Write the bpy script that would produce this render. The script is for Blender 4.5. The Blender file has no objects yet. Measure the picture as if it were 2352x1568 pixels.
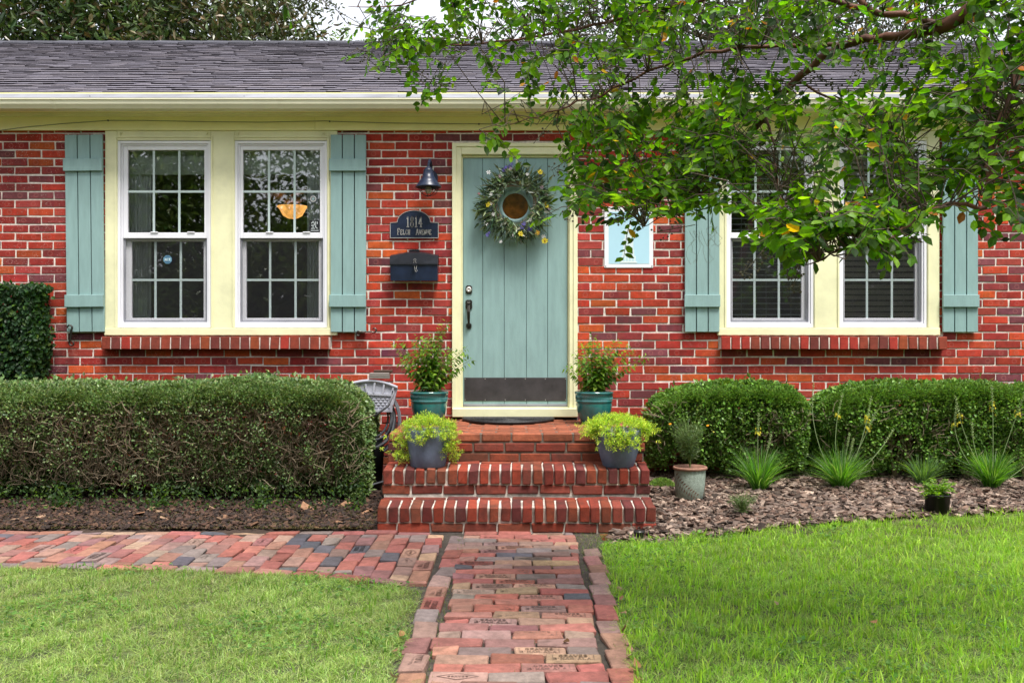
import bpy, math, random
import numpy as np
from mathutils import Vector, Matrix

R = math.radians
random.seed(11)
rng = np.random.default_rng(11)
sc = bpy.context.scene
COL = sc.collection

# ------------------------------------------------------------------ camera, sky, sun, exposure
CAMY, CAMZ, F = -7.917, 1.21, 2216.7          # focal length for a 2352 px wide frame
cd = bpy.data.cameras.new("camera")
cam = bpy.data.objects.new("camera", cd)
COL.objects.link(cam)
cam.location = (0, CAMY, CAMZ)
cam.rotation_euler = (R(90), 0, 0)
cd.sensor_width = 36
cd.lens = F / 2352 * 36
cd.clip_start = 0.05
cd.clip_end = 1500
sc.camera = cam

SUN_EL, SUN_AZ = 65, 152                         # azimuth measured from +y (behind the house) towards +x (right)
w = bpy.data.worlds.new("World")
sc.world = w
w.use_nodes = True
nt = w.node_tree
sky = nt.nodes.new("ShaderNodeTexSky")
sky.sky_type = 'NISHITA'
sky.sun_disc = False
sky.sun_elevation = R(SUN_EL)
sky.sun_rotation = R(SUN_AZ)
sky.air_density = 1.0
sky.dust_density = 6.0
sky.ozone_density = 1.0
bg = nt.nodes["Background"]
# thin bright cloud over most of the sky
_tc = nt.nodes.new("ShaderNodeTexCoord")
_mp = nt.nodes.new("ShaderNodeMapping"); _mp.inputs['Scale'].default_value = (1, 1, 2.2)
nt.links.new(_tc.outputs['Generated'], _mp.inputs['Vector'])
_cn = nt.nodes.new("ShaderNodeTexNoise"); _cn.inputs['Scale'].default_value = 2.6; _cn.inputs['Detail'].default_value = 7; _cn.inputs['Roughness'].default_value = .55
nt.links.new(_mp.outputs[0], _cn.inputs['Vector'])
_cr = nt.nodes.new("ShaderNodeMapRange"); _cr.inputs[1].default_value = .3; _cr.inputs[2].default_value = .62; _cr.inputs[3].default_value = .55; _cr.inputs[4].default_value = .97
nt.links.new(_cn.outputs['Fac'], _cr.inputs[0])
_mx = nt.nodes.new("ShaderNodeMix"); _mx.data_type = 'RGBA'
nt.links.new(_cr.outputs[0], _mx.inputs[0]); nt.links.new(sky.outputs[0], _mx.inputs[6]); _mx.inputs[7].default_value = (4.15, 4.25, 4.55, 1)
nt.links.new(_mx.outputs[2], bg.inputs[0])
bg.inputs[1].default_value = 0.15

sd = bpy.data.lights.new("sun", 'SUN')
sd.energy = 2.9
sd.angle = R(18)
sd.color = (1.0, 0.96, 0.9)
sun = bpy.data.objects.new("sun", sd)
COL.objects.link(sun)
_sv = Vector((math.sin(R(SUN_AZ)) * math.cos(R(SUN_EL)), math.cos(R(SUN_AZ)) * math.cos(R(SUN_EL)), math.sin(R(SUN_EL))))
sun.rotation_euler = _sv.to_track_quat('Z', 'Y').to_euler()
sun.location = (10, 10, 20)

sc.view_settings.view_transform = 'Standard'
sc.view_settings.look = 'None'
sc.view_settings.exposure = 1.05
sc.view_settings.gamma = 1
sc.render.engine = 'CYCLES'
sc.cycles.max_bounces = 8
sc.cycles.transparent_max_bounces = 12
sc.cycles.caustics_reflective = False
sc.cycles.caustics_refractive = False

# ------------------------------------------------------------------ helpers: places
def P(u, v, y=0.0):
    """world point on the plane y for photo coordinates (2352 x 1568)"""
    d = y - CAMY
    return Vector(((u - 1176) / F * d, y, CAMZ - (v - 784) / F * d))
def X(u, y=0.0): return (u - 1176) / F * (y - CAMY)
def Z(v, y=0.0): return CAMZ - (v - 784) / F * (y - CAMY)
def bed_z(y): return max(0.0, 0.14 + 0.074 * min(y, 0))
def bed(u, v):
    d = 1.656 / (0.074 + (v - 784) / F)
    y = d + CAMY
    return Vector(((u - 1176) / F * d, y, 0.14 + 0.074 * y))

# ------------------------------------------------------------------ helpers: materials
def mix_mul(N, L, a, b):
    m = N.new("ShaderNodeMix"); m.data_type = 'RGBA'; m.blend_type = 'MULTIPLY'
    m.inputs[0].default_value = 1.0
    L.new(a, m.inputs[6]); L.new(b, m.inputs[7])
    return m.outputs[2]
def mix_col(N, L, fac, a, b, blend='MIX'):
    m = N.new("ShaderNodeMix"); m.data_type = 'RGBA'; m.blend_type = blend
    if isinstance(fac, (int, float)): m.inputs[0].default_value = fac
    else: L.new(fac, m.inputs[0])
    for s, x in ((6, a), (7, b)):
        if isinstance(x, tuple): m.inputs[s].default_value = (*x, 1)
        else: L.new(x, m.inputs[s])
    return m.outputs[2]
def noise(N, L, co, scale, detail=4, rough=.6):
    n = N.new("ShaderNodeTexNoise"); n.inputs['Scale'].default_value = scale
    n.inputs['Detail'].default_value = detail; n.inputs['Roughness'].default_value = rough
    L.new(co, n.inputs['Vector']); return n.outputs['Fac']
def maprange(N, L, val, a, b, c, d):
    m = N.new("ShaderNodeMapRange"); m.clamp = True
    m.inputs[1].default_value = a; m.inputs[2].default_value = b; m.inputs[3].default_value = c; m.inputs[4].default_value = d
    L.new(val, m.inputs[0]); return m.outputs[0]
def math_(N, L, op, a, b=None, c=None):
    m = N.new("ShaderNodeMath"); m.operation = op
    for i, x in enumerate((a, b, c)):
        if x is None: continue
        if isinstance(x, (int, float)): m.inputs[i].default_value = x
        else: L.new(x, m.inputs[i])
    return m.outputs[0]

def mat(name, col=(.5, .5, .5), rough=.6, var=.15, scale=6, bump=0.0, bscale=60, metal=0.0, spec=.4, attr=False, coat=0.0, dirt=0.0, emit=0.0, stretch=None):
    m = bpy.data.materials.new(name); m.use_nodes = True
    N, L = m.node_tree.nodes, m.node_tree.links
    b = N["Principled BSDF"]
    tc = N.new("ShaderNodeTexCoord"); co = tc.outputs['Object']
    if stretch:
        mp = N.new("ShaderNodeMapping"); mp.inputs['Scale'].default_value = stretch
        L.new(co, mp.inputs['Vector']); co = mp.outputs['Vector']
    if attr:
        a = N.new("ShaderNodeAttribute"); a.attribute_name = "Col"; c = a.outputs['Color']
    else:
        a = N.new("ShaderNodeRGB"); a.outputs[0].default_value = (*col, 1); c = a.outputs[0]
    if var > 0:
        n = noise(N, L, co, scale)
        f = maprange(N, L, n, .3, .7, 1 - var, 1 + var)
        cc = N.new("ShaderNodeCombineColor")
        for i in range(3): L.new(f, cc.inputs[i])
        c = mix_mul(N, L, c, cc.outputs[0])
    if dirt > 0:
        n2 = noise(N, L, co, 2.3, 8, .7)
        f2 = maprange(N, L, n2, .5, .72, 0, dirt)
        c = mix_col(N, L, f2, c, (.05, .045, .035))
    L.new(c, b.inputs['Base Color'])
    b.inputs['Roughness'].default_value = rough
    b.inputs['Metallic'].default_value = metal
    b.inputs['Specular IOR Level'].default_value = spec
    b.inputs['Coat Weight'].default_value = coat
    if bump > 0:
        n3 = noise(N, L, co, bscale, 6, .65)
        bp = N.new("ShaderNodeBump"); bp.inputs['Strength'].default_value = bump; bp.inputs['Distance'].default_value = .01
        L.new(n3, bp.inputs['Height']); L.new(bp.outputs[0], b.inputs['Normal'])
    if emit > 0:
        L.new(c, b.inputs['Emission Color']); b.inputs['Emission Strength'].default_value = emit
    return m

def leaf_mat(name, trans=.35, rough=.45, spec=.4, tint=(1.25, 1.15, .5)):
    m = bpy.data.materials.new(name); m.use_nodes = True
    N, L = m.node_tree.nodes, m.node_tree.links
    b = N["Principled BSDF"]; out = N["Material Output"]
    a = N.new("ShaderNodeAttribute"); a.attribute_name = "Col"
    tc = N.new("ShaderNodeTexCoord")
    n = noise(N, L, tc.outputs['Object'], 90, 3)
    f = maprange(N, L, n, .3, .7, .8, 1.2)
    cc = N.new("ShaderNodeCombineColor")
    for i in range(3): L.new(f, cc.inputs[i])
    c = mix_mul(N, L, a.outputs['Color'], cc.outputs[0])
    L.new(c, b.inputs['Base Color'])
    b.inputs['Roughness'].default_value = rough
    b.inputs['Specular IOR Level'].default_value = spec
    t = N.new("ShaderNodeBsdfTranslucent")
    rgb = N.new("ShaderNodeRGB"); rgb.outputs[0].default_value = (*tint, 1)
    L.new(mix_mul(N, L, c, rgb.outputs[0]), t.inputs['Color'])
    ms = N.new("ShaderNodeMixShader"); ms.inputs[0].default_value = trans
    L.new(b.outputs[0], ms.inputs[1]); L.new(t.outputs[0], ms.inputs[2]); L.new(ms.outputs[0], out.inputs['Surface'])
    return m

def glass_mat(name, refl=1.6, tint=(.965, .98, .98)):
    m = bpy.data.materials.new(name); m.use_nodes = True
    N, L = m.node_tree.nodes, m.node_tree.links
    out = N["Material Output"]; N.remove(N["Principled BSDF"])
    fr = N.new("ShaderNodeFresnel"); fr.inputs[0].default_value = 1.5
    f = math_(N, L, 'ADD', math_(N, L, 'MULTIPLY', fr.outputs[0], .9), refl)
    gl = N.new("ShaderNodeBsdfGlossy"); gl.inputs['Roughness'].default_value = 0.014
    tc = N.new("ShaderNodeTexCoord")
    n = noise(N, L, tc.outputs['Object'], 3.0, 1)
    bp = N.new("ShaderNodeBump"); bp.inputs['Strength'].default_value = .02; bp.inputs['Distance'].default_value = .02
    L.new(n, bp.inputs['Height']); L.new(bp.outputs[0], gl.inputs['Normal'])
    tr = N.new("ShaderNodeBsdfTransparent"); tr.inputs[0].default_value = (*tint, 1)
    ms = N.new("ShaderNodeMixShader")
    L.new(f, ms.inputs[0]); L.new(tr.outputs[0], ms.inputs[1]); L.new(gl.outputs[0], ms.inputs[2]); L.new(ms.outputs[0], out.inputs['Surface'])
    return m

def sheer_mat(name, col, alpha):
    m = bpy.data.materials.new(name); m.use_nodes = True
    N, L = m.node_tree.nodes, m.node_tree.links
    out = N["Material Output"]; b = N["Principled BSDF"]
    b.inputs['Base Color'].default_value = (*col, 1); b.inputs['Roughness'].default_value = .8
    tc = N.new("ShaderNodeTexCoord")
    n = noise(N, L, tc.outputs['Object'], 400, 2)
    f = maprange(N, L, n, .35, .65, max(0, alpha - .1), min(1, alpha + .1))
    tr = N.new("ShaderNodeBsdfTransparent")
    ms = N.new("ShaderNodeMixShader")
    L.new(f, ms.inputs[0]); L.new(tr.outputs[0], ms.inputs[1]); L.new(b.outputs[0], ms.inputs[2]); L.new(ms.outputs[0], out.inputs['Surface'])
    return m

def brick_mat(name, rings=True, specks=0.0, grime=.25, rough=.8, bump=.35):
    m = bpy.data.materials.new(name); m.use_nodes = True
    N, L = m.node_tree.nodes, m.node_tree.links
    b = N["Principled BSDF"]
    tc = N.new("ShaderNodeTexCoord"); co = tc.outputs['Object']
    a = N.new("ShaderNodeAttribute"); a.attribute_name = "Col"; c = a.outputs['Color']
    lo = N.new("ShaderNodeAttribute"); lo.attribute_name = "loc"
    rd = N.new("ShaderNodeAttribute"); rd.attribute_name = "rnd"; rnd = rd.outputs['Fac']
    sx = N.new("ShaderNodeSeparateXYZ"); L.new(lo.outputs['Vector'], sx.inputs[0])
    lx, lz = sx.outputs[0], sx.outputs[2]
    n1 = noise(N, L, co, 22, 6, .7)
    f = maprange(N, L, n1, .3, .7, .72, 1.28)
    cc = N.new("ShaderNodeCombineColor")
    for i in range(3): L.new(f, cc.inputs[i])
    c = mix_mul(N, L, c, cc.outputs[0])
    if rings:
        # flashed bands across a brick and the round kiln marks the photo's bricks carry
        ph = math_(N, L, 'MULTIPLY', rnd, 37.0)
        wv = math_(N, L, 'SINE', math_(N, L, 'ADD', math_(N, L, 'MULTIPLY', lx, math_(N, L, 'ADD', math_(N, L, 'MULTIPLY', rnd, 8.0), 6.0)), ph))
        band = maprange(N, L, wv, .25, .35, 0, .55)
        on = math_(N, L, 'GREATER_THAN', math_(N, L, 'FRACT', math_(N, L, 'MULTIPLY', rnd, 7.3)), .45)
        c = mix_col(N, L, math_(N, L, 'MULTIPLY', band, on), c, mix_mul(N, L, c, mix_col(N, L, rnd, (.62, .6, 1.05), (1.35, .9, .75))))
        for cx, k in ((-.2, 3.1), (.22, 5.7)):
            dx = math_(N, L, 'MULTIPLY', math_(N, L, 'SUBTRACT', lx, cx), 3.4)
            d = math_(N, L, 'SQRT', math_(N, L, 'ADD', math_(N, L, 'POWER', math_(N, L, 'ABSOLUTE', dx), 2.0), math_(N, L, 'POWER', math_(N, L, 'ABSOLUTE', lz), 2.0)))
            d = math_(N, L, 'ADD', d, math_(N, L, 'MULTIPLY', math_(N, L, 'SUBTRACT', n1, .5), .25))
            ring = math_(N, L, 'SUBTRACT', maprange(N, L, d, .22, .27, 0, 1), maprange(N, L, d, .31, .36, 0, 1))
            on2 = math_(N, L, 'GREATER_THAN', math_(N, L, 'FRACT', math_(N, L, 'MULTIPLY', rnd, k)), .6)
            c = mix_col(N, L, math_(N, L, 'MULTIPLY', math_(N, L, 'MULTIPLY', ring, on2), .3), c, (.5, .2, .16))
    if rings:
        nb = noise(N, L, co, 1.1, 6, .65)
        fb = maprange(N, L, nb, .3, .7, .74, 1.2)
        cb_ = N.new("ShaderNodeCombineColor")
        for i in range(3): L.new(fb, cb_.inputs[i])
        c = mix_mul(N, L, c, cb_.outputs[0])
        pz = N.new("ShaderNodeSeparateXYZ"); L.new(co, pz.inputs[0])
        mud = math_(N, L, 'MULTIPLY', maprange(N, L, pz.outputs[2], .75, .1, 0, .7), maprange(N, L, noise(N, L, co, 12, 6, .7), .35, .65, .1, 1))
        c = mix_col(N, L, mud, c, (.09, .05, .035))
        c = mix_col(N, L, maprange(N, L, noise(N, L, co, 3.1, 9, .8), .58, .7, 0, .22), c, (.5, .42, .38))
    if grime > 0:
        n2 = noise(N, L, co, 5, 8, .75)
        c = mix_col(N, L, maprange(N, L, n2, .52 if grime < .6 else .45, .75, 0, grime), c, (.035, .028, .022))
    n4 = noise(N, L, co, 140, 3)
    c = mix_col(N, L, maprange(N, L, n4, .62, .72, 0, .6), c, mix_mul(N, L, c, mix_col(N, L, 1.0, (.3, .3, .3), (.35, .35, .35))))
    if specks > 0:
        vo = N.new("ShaderNodeTexVoronoi"); vo.inputs['Scale'].default_value = 85; L.new(co, vo.inputs['Vector'])
        sp = maprange(N, L, vo.outputs['Distance'], .1, .2, 1, 0)
        n5 = noise(N, L, co, 9, 4)
        px = N.new("ShaderNodeSeparateXYZ"); L.new(co, px.inputs[0])
        mk = maprange(N, L, px.outputs[0], -3.9, -1.4, 1, .0)
        mk2 = maprange(N, L, n5, .42, .56, 0, 1)
        k = math_(N, L, 'MULTIPLY', math_(N, L, 'MULTIPLY', sp, mk), mk2)
        c = mix_col(N, L, math_(N, L, 'MULTIPLY', k, specks), c, (.75, .66, .6))
    L.new(c, b.inputs['Base Color'])
    b.inputs['Roughness'].default_value = rough
    b.inputs['Specular IOR Level'].default_value = .25
    bp = N.new("ShaderNodeBump"); bp.inputs['Strength'].default_value = bump; bp.inputs['Distance'].default_value = .006
    L.new(noise(N, L, co, 110, 6, .7), bp.inputs['Height']); L.new(bp.outputs[0], b.inputs['Normal'])
    return m

# ------------------------------------------------------------------ helpers: objects
ROOT = {}
def tag(o, label=None, cat=None, group=None, kind=None):
    if label: o["label"] = label
    if cat: o["category"] = cat
    if group: o["group"] = group
    if kind: o["kind"] = kind
    return o
def thing(name, label, cat, loc=(0, 0, 0), group=None):
    o = bpy.data.objects.new(name, None); COL.objects.link(o)
    o.location = loc; o.empty_display_size = .1
    ROOT[o.name] = Vector(loc)
    return tag(o, label, cat, group)
def link(name, me, parent=None, loc=None):
    o = bpy.data.objects.new(name, me); COL.objects.link(o)
    if parent is not None:
        o.parent = parent; ROOT[o.name] = ROOT[parent.name].copy()
    else:
        o.location = loc or (0, 0, 0); ROOT[o.name] = Vector(loc or (0, 0, 0))
    return o
def copy_tree(o, parent=None):
    c = o.copy(); COL.objects.link(c)
    if parent is not None: c.parent = parent
    for ch in list(o.children): copy_tree(ch, c)
    return c

def np_mesh(name, V, faces_flat, sizes, mats, parent=None, loc=None, attrs=None, smooth=False, mi=None):
    """one mesh object from flat arrays"""
    base = ROOT[parent.name] if parent is not None else Vector(loc or (0, 0, 0))
    V = np.asarray(V, np.float32) - np.array(base, np.float32)
    me = bpy.data.meshes.new(name)
    me.vertices.add(len(V)); me.vertices.foreach_set("co", V.ravel())
    faces_flat = np.asarray(faces_flat, np.int32); sizes = np.asarray(sizes, np.int32)
    me.loops.add(len(faces_flat)); me.loops.foreach_set("vertex_index", faces_flat)
    me.polygons.add(len(sizes))
    starts = np.zeros(len(sizes), np.int32); starts[1:] = np.cumsum(sizes)[:-1]
    me.polygons.foreach_set("loop_start", starts)
    for k, (typ, arr) in (attrs or {}).items():
        at = me.attributes.new(k, typ, 'POINT')
        if typ == 'FLOAT_COLOR':
            arr = np.concatenate([arr, np.ones((len(arr), 1))], 1)
            at.data.foreach_set("color", np.asarray(arr, np.float32).ravel())
        elif typ == 'FLOAT_VECTOR': at.data.foreach_set("vector", np.asarray(arr, np.float32).ravel())
        else: at.data.foreach_set("value", np.asarray(arr, np.float32).ravel())
    if mi is not None: me.polygons.foreach_set("material_index", np.asarray(mi, np.int32))
    me.polygons.foreach_set("use_smooth", np.full(len(sizes), bool(smooth)))
    me.update(calc_edges=True); me.validate()
    for m in (mats if isinstance(mats, (list, tuple)) else [mats]): me.materials.append(m)
    return link(name, me, parent, loc)

class MB:
    """collects shapes, then links them as ONE mesh object"""
    def __init__(s): s.v, s.f, s.c, s.m = [], [], [], []
    def add(s, vs, fs, col=(.5, .5, .5), mi=0):
        o = len(s.v); s.v += [tuple(p) for p in vs]; s.c += [col] * len(vs)
        for f in fs: s.f.append(tuple(i + o for i in f)); s.m.append(mi)
    def box(s, x0, x1, y0, y1, z0, z1, col=(.5, .5, .5), ch=0.0, mi=0):
        if ch <= 0:
            s.add([(x0, y0, z0), (x1, y0, z0), (x1, y1, z0), (x0, y1, z0), (x0, y0, z1), (x1, y0, z1), (x1, y1, z1), (x0, y1, z1)],
                  [(0, 3, 2, 1), (4, 5, 6, 7), (0, 1, 5, 4), (1, 2, 6, 5), (2, 3, 7, 6), (3, 0, 4, 7)], col, mi)
        else:
            h = np.array([x1 - x0, y1 - y0, z1 - z0]) / 2
            s.add(cb_verts(h, min(ch, *(h * .45))) + np.array([(x0 + x1) / 2, (y0 + y1) / 2, (z0 + z1) / 2]), CB_FACES, col, mi)
    def obox(s, c, ex, ey, ez, h, col=(.5, .5, .5), ch=0.0, mi=0):
        h = np.array(h, float)
        M = np.array([ex, ey, ez], float)
        vv = cb_verts(h, ch if ch > 0 else min(h) * .02)
        s.add(vv @ M + np.array(c), CB_FACES, col, mi)
    def seg(s, a, b, n, wd, th, col=(.5, .5, .5), mi=0):
        a, b, n = Vector(a), Vector(b), Vector(n).normalized()
        d = b - a; l = d.length
        if l < 1e-6: return
        d.normalize(); sd_ = n.cross(d)
        s.obox((a + b) / 2, d, sd_, n, (l / 2 + wd * .35, wd / 2, th / 2), col, mi=mi)
    def tube(s, pts, r, n=6, col=(.5, .5, .5), mi=0, cap=True, closed=False):
        pts = [Vector(p) for p in pts]; k = len(pts)
        rs = r if isinstance(r, (list, tuple)) else [r] * k
        o = len(s.v); up = None
        for i, p in enumerate(pts):
            if closed: t = pts[(i + 1) % k] - pts[i - 1]
            else: t = pts[min(i + 1, k - 1)] - pts[max(i - 1, 0)]
            if t.length < 1e-9: t = Vector((0, 0, 1))
            t.normalize()
            if up is None:
                up = Vector((0, 0, 1)) if abs(t.z) < .9 else Vector((1, 0, 0))
            a = t.cross(up)
            if a.length < 1e-6: a = t.orthogonal()
            a.normalize(); b = a.cross(t).normalized(); up = b
            for j in range(n):
                q = 2 * math.pi * j / n
                s.v.append(tuple(p + (a * math.cos(q) + b * math.sin(q)) * rs[i])); s.c.append(col)
        rng_ = range(k) if closed else range(k - 1)
        for i in rng_:
            for j in range(n):
                a0 = o + i * n + j; a1 = o + i * n + (j + 1) % n
                b0 = o + ((i + 1) % k) * n + j; b1 = o + ((i + 1) % k) * n + (j + 1) % n
                s.f.append((a0, b0, b1, a1)); s.m.append(mi)
        if cap and not closed:
            s.f.append(tuple(o + j for j in range(n))); s.m.append(mi)
            s.f.append(tuple(o + (k - 1) * n + j for j in reversed(range(n)))); s.m.append(mi)
    def lathe(s, prof, c, n=32, col=(.5, .5, .5), mi=0, wob=0.0):
        """profile (r, z) from bottom to top; open where r > 0 at the ends"""
        o = len(s.v); c = Vector(c)
        for (r, z) in prof:
            for j in range(n):
                q = 2 * math.pi * j / n
                rr = r * (1 + wob * math.sin(3 * q + z * 20))
                s.v.append((c.x + rr * math.cos(q), c.y + rr * math.sin(q), c.z + z)); s.c.append(col)
        for i in range(len(prof) - 1):
            for j in range(n):
                s.f.append((o + i * n + j, o + i * n + (j + 1) % n, o + (i + 1) * n + (j + 1) % n, o + (i + 1) * n + j)); s.m.append(mi)
    def prism(s, poly, y0, y1, col=(.5, .5, .5), mi=0):
        """outline in x, z extruded from y0 (front) to y1"""
        k = len(poly)
        vs = [(x, y0, z) for x, z in poly] + [(x, y1, z) for x, z in poly]
        s.add(vs, [tuple(range(k)), tuple(reversed(range(k, 2 * k)))] + [(i, k + i, k + (i + 1) % k, (i + 1) % k) for i in range(k)], col, mi)
    def build(s, name, mats, parent=None, loc=None, smooth=False):
        fl = [i for f in s.f for i in f]
        o = np_mesh(name, np.array(s.v), fl, [len(f) for f in s.f], mats, parent, loc, {"Col": ('FLOAT_COLOR', np.array(s.c))}, smooth, s.m)
        return o

# chamfered box: 24 vertices, 26 faces
_C8 = [(sx, sy, sz) for sx in (-1, 1) for sy in (-1, 1) for sz in (-1, 1)]
def cb_verts(h, ch):
    out = []
    for c in _C8:
        for a in range(3):
            out.append([c[i] * (h[i] if i == a else h[i] - ch) for i in range(3)])
    return np.array(out)
def _cb_faces():
    fs = []
    def vid(c, a): return _C8.index(tuple(c)) * 3 + a
    for a in range(3):
        b, d = [i for i in range(3) if i != a]
        for s_ in (-1, 1):
            q = []
            for sb, s2 in ((-1, -1), (1, -1), (1, 1), (-1, 1)):
                c = [0, 0, 0]; c[a] = s_; c[b] = sb; c[d] = s2; q.append(vid(c, a))
            fs.append(q)
    for k in range(3):
        a, b = [i for i in range(3) if i != k]
        for sa in (-1, 1):
            for sb in (-1, 1):
                c1 = [0, 0, 0]; c1[a] = sa; c1[b] = sb; c1[k] = -1
                c2 = list(c1); c2[k] = 1
                fs.append([vid(c1, a), vid(c2, a), vid(c2, b), vid(c1, b)])
    for c in _C8: fs.append([vid(c, 0), vid(c, 1), vid(c, 2)])
    V = cb_verts(np.array([1, 1, 1.]), .2)
    out = []
    for f in fs:
        p = V[f]; n = np.cross(p[1] - p[0], p[2] - p[0])
        out.append(tuple(f) if np.dot(n, p.mean(0)) > 0 else tuple(reversed(f)))
    return out
CB_FACES = _cb_faces()
_CBF = np.array([i for f in CB_FACES for i in f]); _CBS = np.array([len(f) for f in CB_FACES])

class Bricks:
    """many chamfered bricks in one mesh, each with its own colour and local coordinates"""
    def __init__(s): s.c, s.h, s.ch, s.e, s.col = [], [], [], [], []
    def add(s, c, h, col, ch=.004, e=(0, 0, 0)):
        s.c.append(c); s.h.append(h); s.ch.append(ch); s.e.append(e); s.col.append(col)
    def span(s, x0, x1, y0, y1, z0, z1, col, ch=.004, e=(0, 0, 0)):
        s.add(((x0 + x1) / 2, (y0 + y1) / 2, (z0 + z1) / 2), ((x1 - x0) / 2, (y1 - y0) / 2, (z1 - z0) / 2), col, ch, e)
    def build(s, name, m, parent=None, loc=None, jit=.0012, lx=0, lz=2):
        n = len(s.c); VV = np.empty((n, 24, 3)); LL = np.empty((n, 24, 3))
        for i in range(n):
            h = np.array(s.h[i]); v = cb_verts(h, min(s.ch[i], h.min() * .45))
            l = v / (2 * h); LL[i] = np.stack([l[:, lx], l[:, 1], l[:, lz]], 1)
            v = v + rng.normal(0, jit, (8, 3)).repeat(3, 0)
            e = s.e[i]
            if any(e):
                v = v @ np.array(Matrix.Rotation(e[2], 3, 'Z') @ Matrix.Rotation(e[1], 3, 'Y') @ Matrix.Rotation(e[0], 3, 'X')).T
            VV[i] = v + np.array(s.c[i])
        fl = (_CBF[None] + 24 * np.arange(n)[:, None]).ravel(); sz = np.tile(_CBS, n)
        return np_mesh(name, VV.reshape(-1, 3), fl, sz, m, parent, loc,
                       {"Col": ('FLOAT_COLOR', np.repeat(np.array(s.col), 24, 0)), "loc": ('FLOAT_VECTOR', LL.reshape(-1, 3)),
                        "rnd": ('FLOAT', np.repeat(rng.random(n), 24))})

def unit(a): return a / np.maximum(np.linalg.norm(a, axis=1, keepdims=True), 1e-9)
OVAL = (np.array([(0, 0, 0), (.22, .36, .02), (.58, .46, .0), (1, 0, -.12), (.58, -.46, .0), (.22, -.36, .02), (.25, 0, -.09), (.6, 0, -.13)]),
        [(0, 6, 1), (1, 6, 7, 2), (2, 7, 3), (0, 5, 6), (5, 4, 7, 6), (4, 3, 7)])
LANCE = (np.array([(0, 0, 0), (.3, .5, -.02), (1, 0, -.25), (.3, -.5, -.02), (.35, 0, -.12)]),
         [(0, 4, 1), (1, 4, 2), (0, 3, 4), (3, 2, 4)])
DIAM = (np.array([(0, 0, 0), (.5, .5, .06), (1, 0, -.05), (.5, -.5, .06)]), [(0, 2, 1), (0, 3, 2)])
def leaf_arrays(Pn, D, Nn, Ln, Wn, C, tmpl):
    D = unit(D); B = unit(np.cross(D, Nn)); N2 = np.cross(B, D)
    T, fs = tmpl
    V = Pn[:, None] + Ln[:, None, None] * (T[None, :, 0:1] * D[:, None] + T[None, :, 2:3] * N2[:, None]) + (Wn[:, None, None] * T[None, :, 1:2]) * B[:, None]
    n, k = len(Pn), len(T)
    fl = np.array([i for f in fs for i in f]); szs = np.array([len(f) for f in fs])
    return V.reshape(-1, 3), (fl[None] + k * np.arange(n)[:, None]).ravel(), np.tile(szs, n), np.repeat(C, k, 0)
def leaves(name, Pn, D, Nn, Ln, Wn, C, tmpl, m, parent=None, loc=None):
    V, fl, szs, cc = leaf_arrays(np.asarray(Pn), np.asarray(D), np.asarray(Nn), np.asarray(Ln), np.asarray(Wn), np.asarray(C), tmpl)
    return np_mesh(name, V, fl, szs, m, parent, loc, {"Col": ('FLOAT_COLOR', cc)})
def rand_dirs(n): return unit(rng.normal(size=(n, 3)))
def palette(n, cols, jit=.18, p=None):
    cols = np.array(cols); i = rng.choice(len(cols), n, p=p)
    return np.clip(cols[i] * (1 + rng.normal(0, jit, (n, 1))) * (1 + rng.normal(0, jit * .35, (n, 3))), .003, 1)

def blades(name, base, az, H, lean, W, C, m, parent=None, loc=None, segs=3, curl=1.6):
    """grass-like strips that rise from base and lean over"""
    n = len(base); d = np.stack([np.cos(az), np.sin(az), np.zeros(n)], 1); s_ = np.stack([-np.sin(az), np.cos(az), np.zeros(n)], 1)
    rot = rng.random(n) * 6.28
    s_ = s_ * np.cos(rot)[:, None] + d * np.sin(rot)[:, None]
    rows = []
    for i in range(segs + 1):
        t = i / segs
        c = base + d * (lean * t ** curl)[:, None] + np.array([0, 0, 1]) * (H * (t - .35 * np.minimum(lean / np.maximum(H, 1e-3), 1.5) * t ** 2.4))[:, None]
        wd = W * (1 - t ** 1.7) * .5
        if i < segs: rows += [c - s_ * wd[:, None], c + s_ * wd[:, None]]
        else: rows += [c]
    V = np.stack(rows, 1); k = V.shape[1]
    fs = [(2 * i, 2 * i + 1, 2 * i + 3, 2 * i + 2) for i in range(segs - 1)] + [(2 * segs - 2, 2 * segs - 1, 2 * segs)]
    fl = np.array([i for f in fs for i in f]); szs = np.array([len(f) for f in fs])
    return np_mesh(name, V.reshape(-1, 3), (fl[None] + k * np.arange(n)[:, None]).ravel(), np.tile(szs, n), m, parent, loc,
                   {"Col": ('FLOAT_COLOR', np.repeat(C, k, 0))})

def in_poly(x, y, poly):
    c = np.zeros(len(x), bool); k = len(poly)
    for i in range(k):
        x0, y0 = poly[i]; x1, y1 = poly[(i + 1) % k]
        t = ((y0 > y) != (y1 > y)) & (x < (x1 - x0) * (y - y0) / ((y1 - y0) if y1 != y0 else 1e-9) + x0)
        c ^= t
    return c
def pick_poly(n, poly, keep=None):
    xs = [p[0] for p in poly]; ys = [p[1] for p in poly]
    X_, Y_ = [], []; tot = 0
    while tot < n:
        x = rng.uniform(min(xs), max(xs), n); y = rng.uniform(min(ys), max(ys), n)
        k = in_poly(x, y, poly)
        if keep is not None: k &= keep(x, y)
        X_.append(x[k]); Y_.append(y[k]); tot += k.sum()
    return np.concatenate(X_)[:n], np.concatenate(Y_)[:n]

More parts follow.
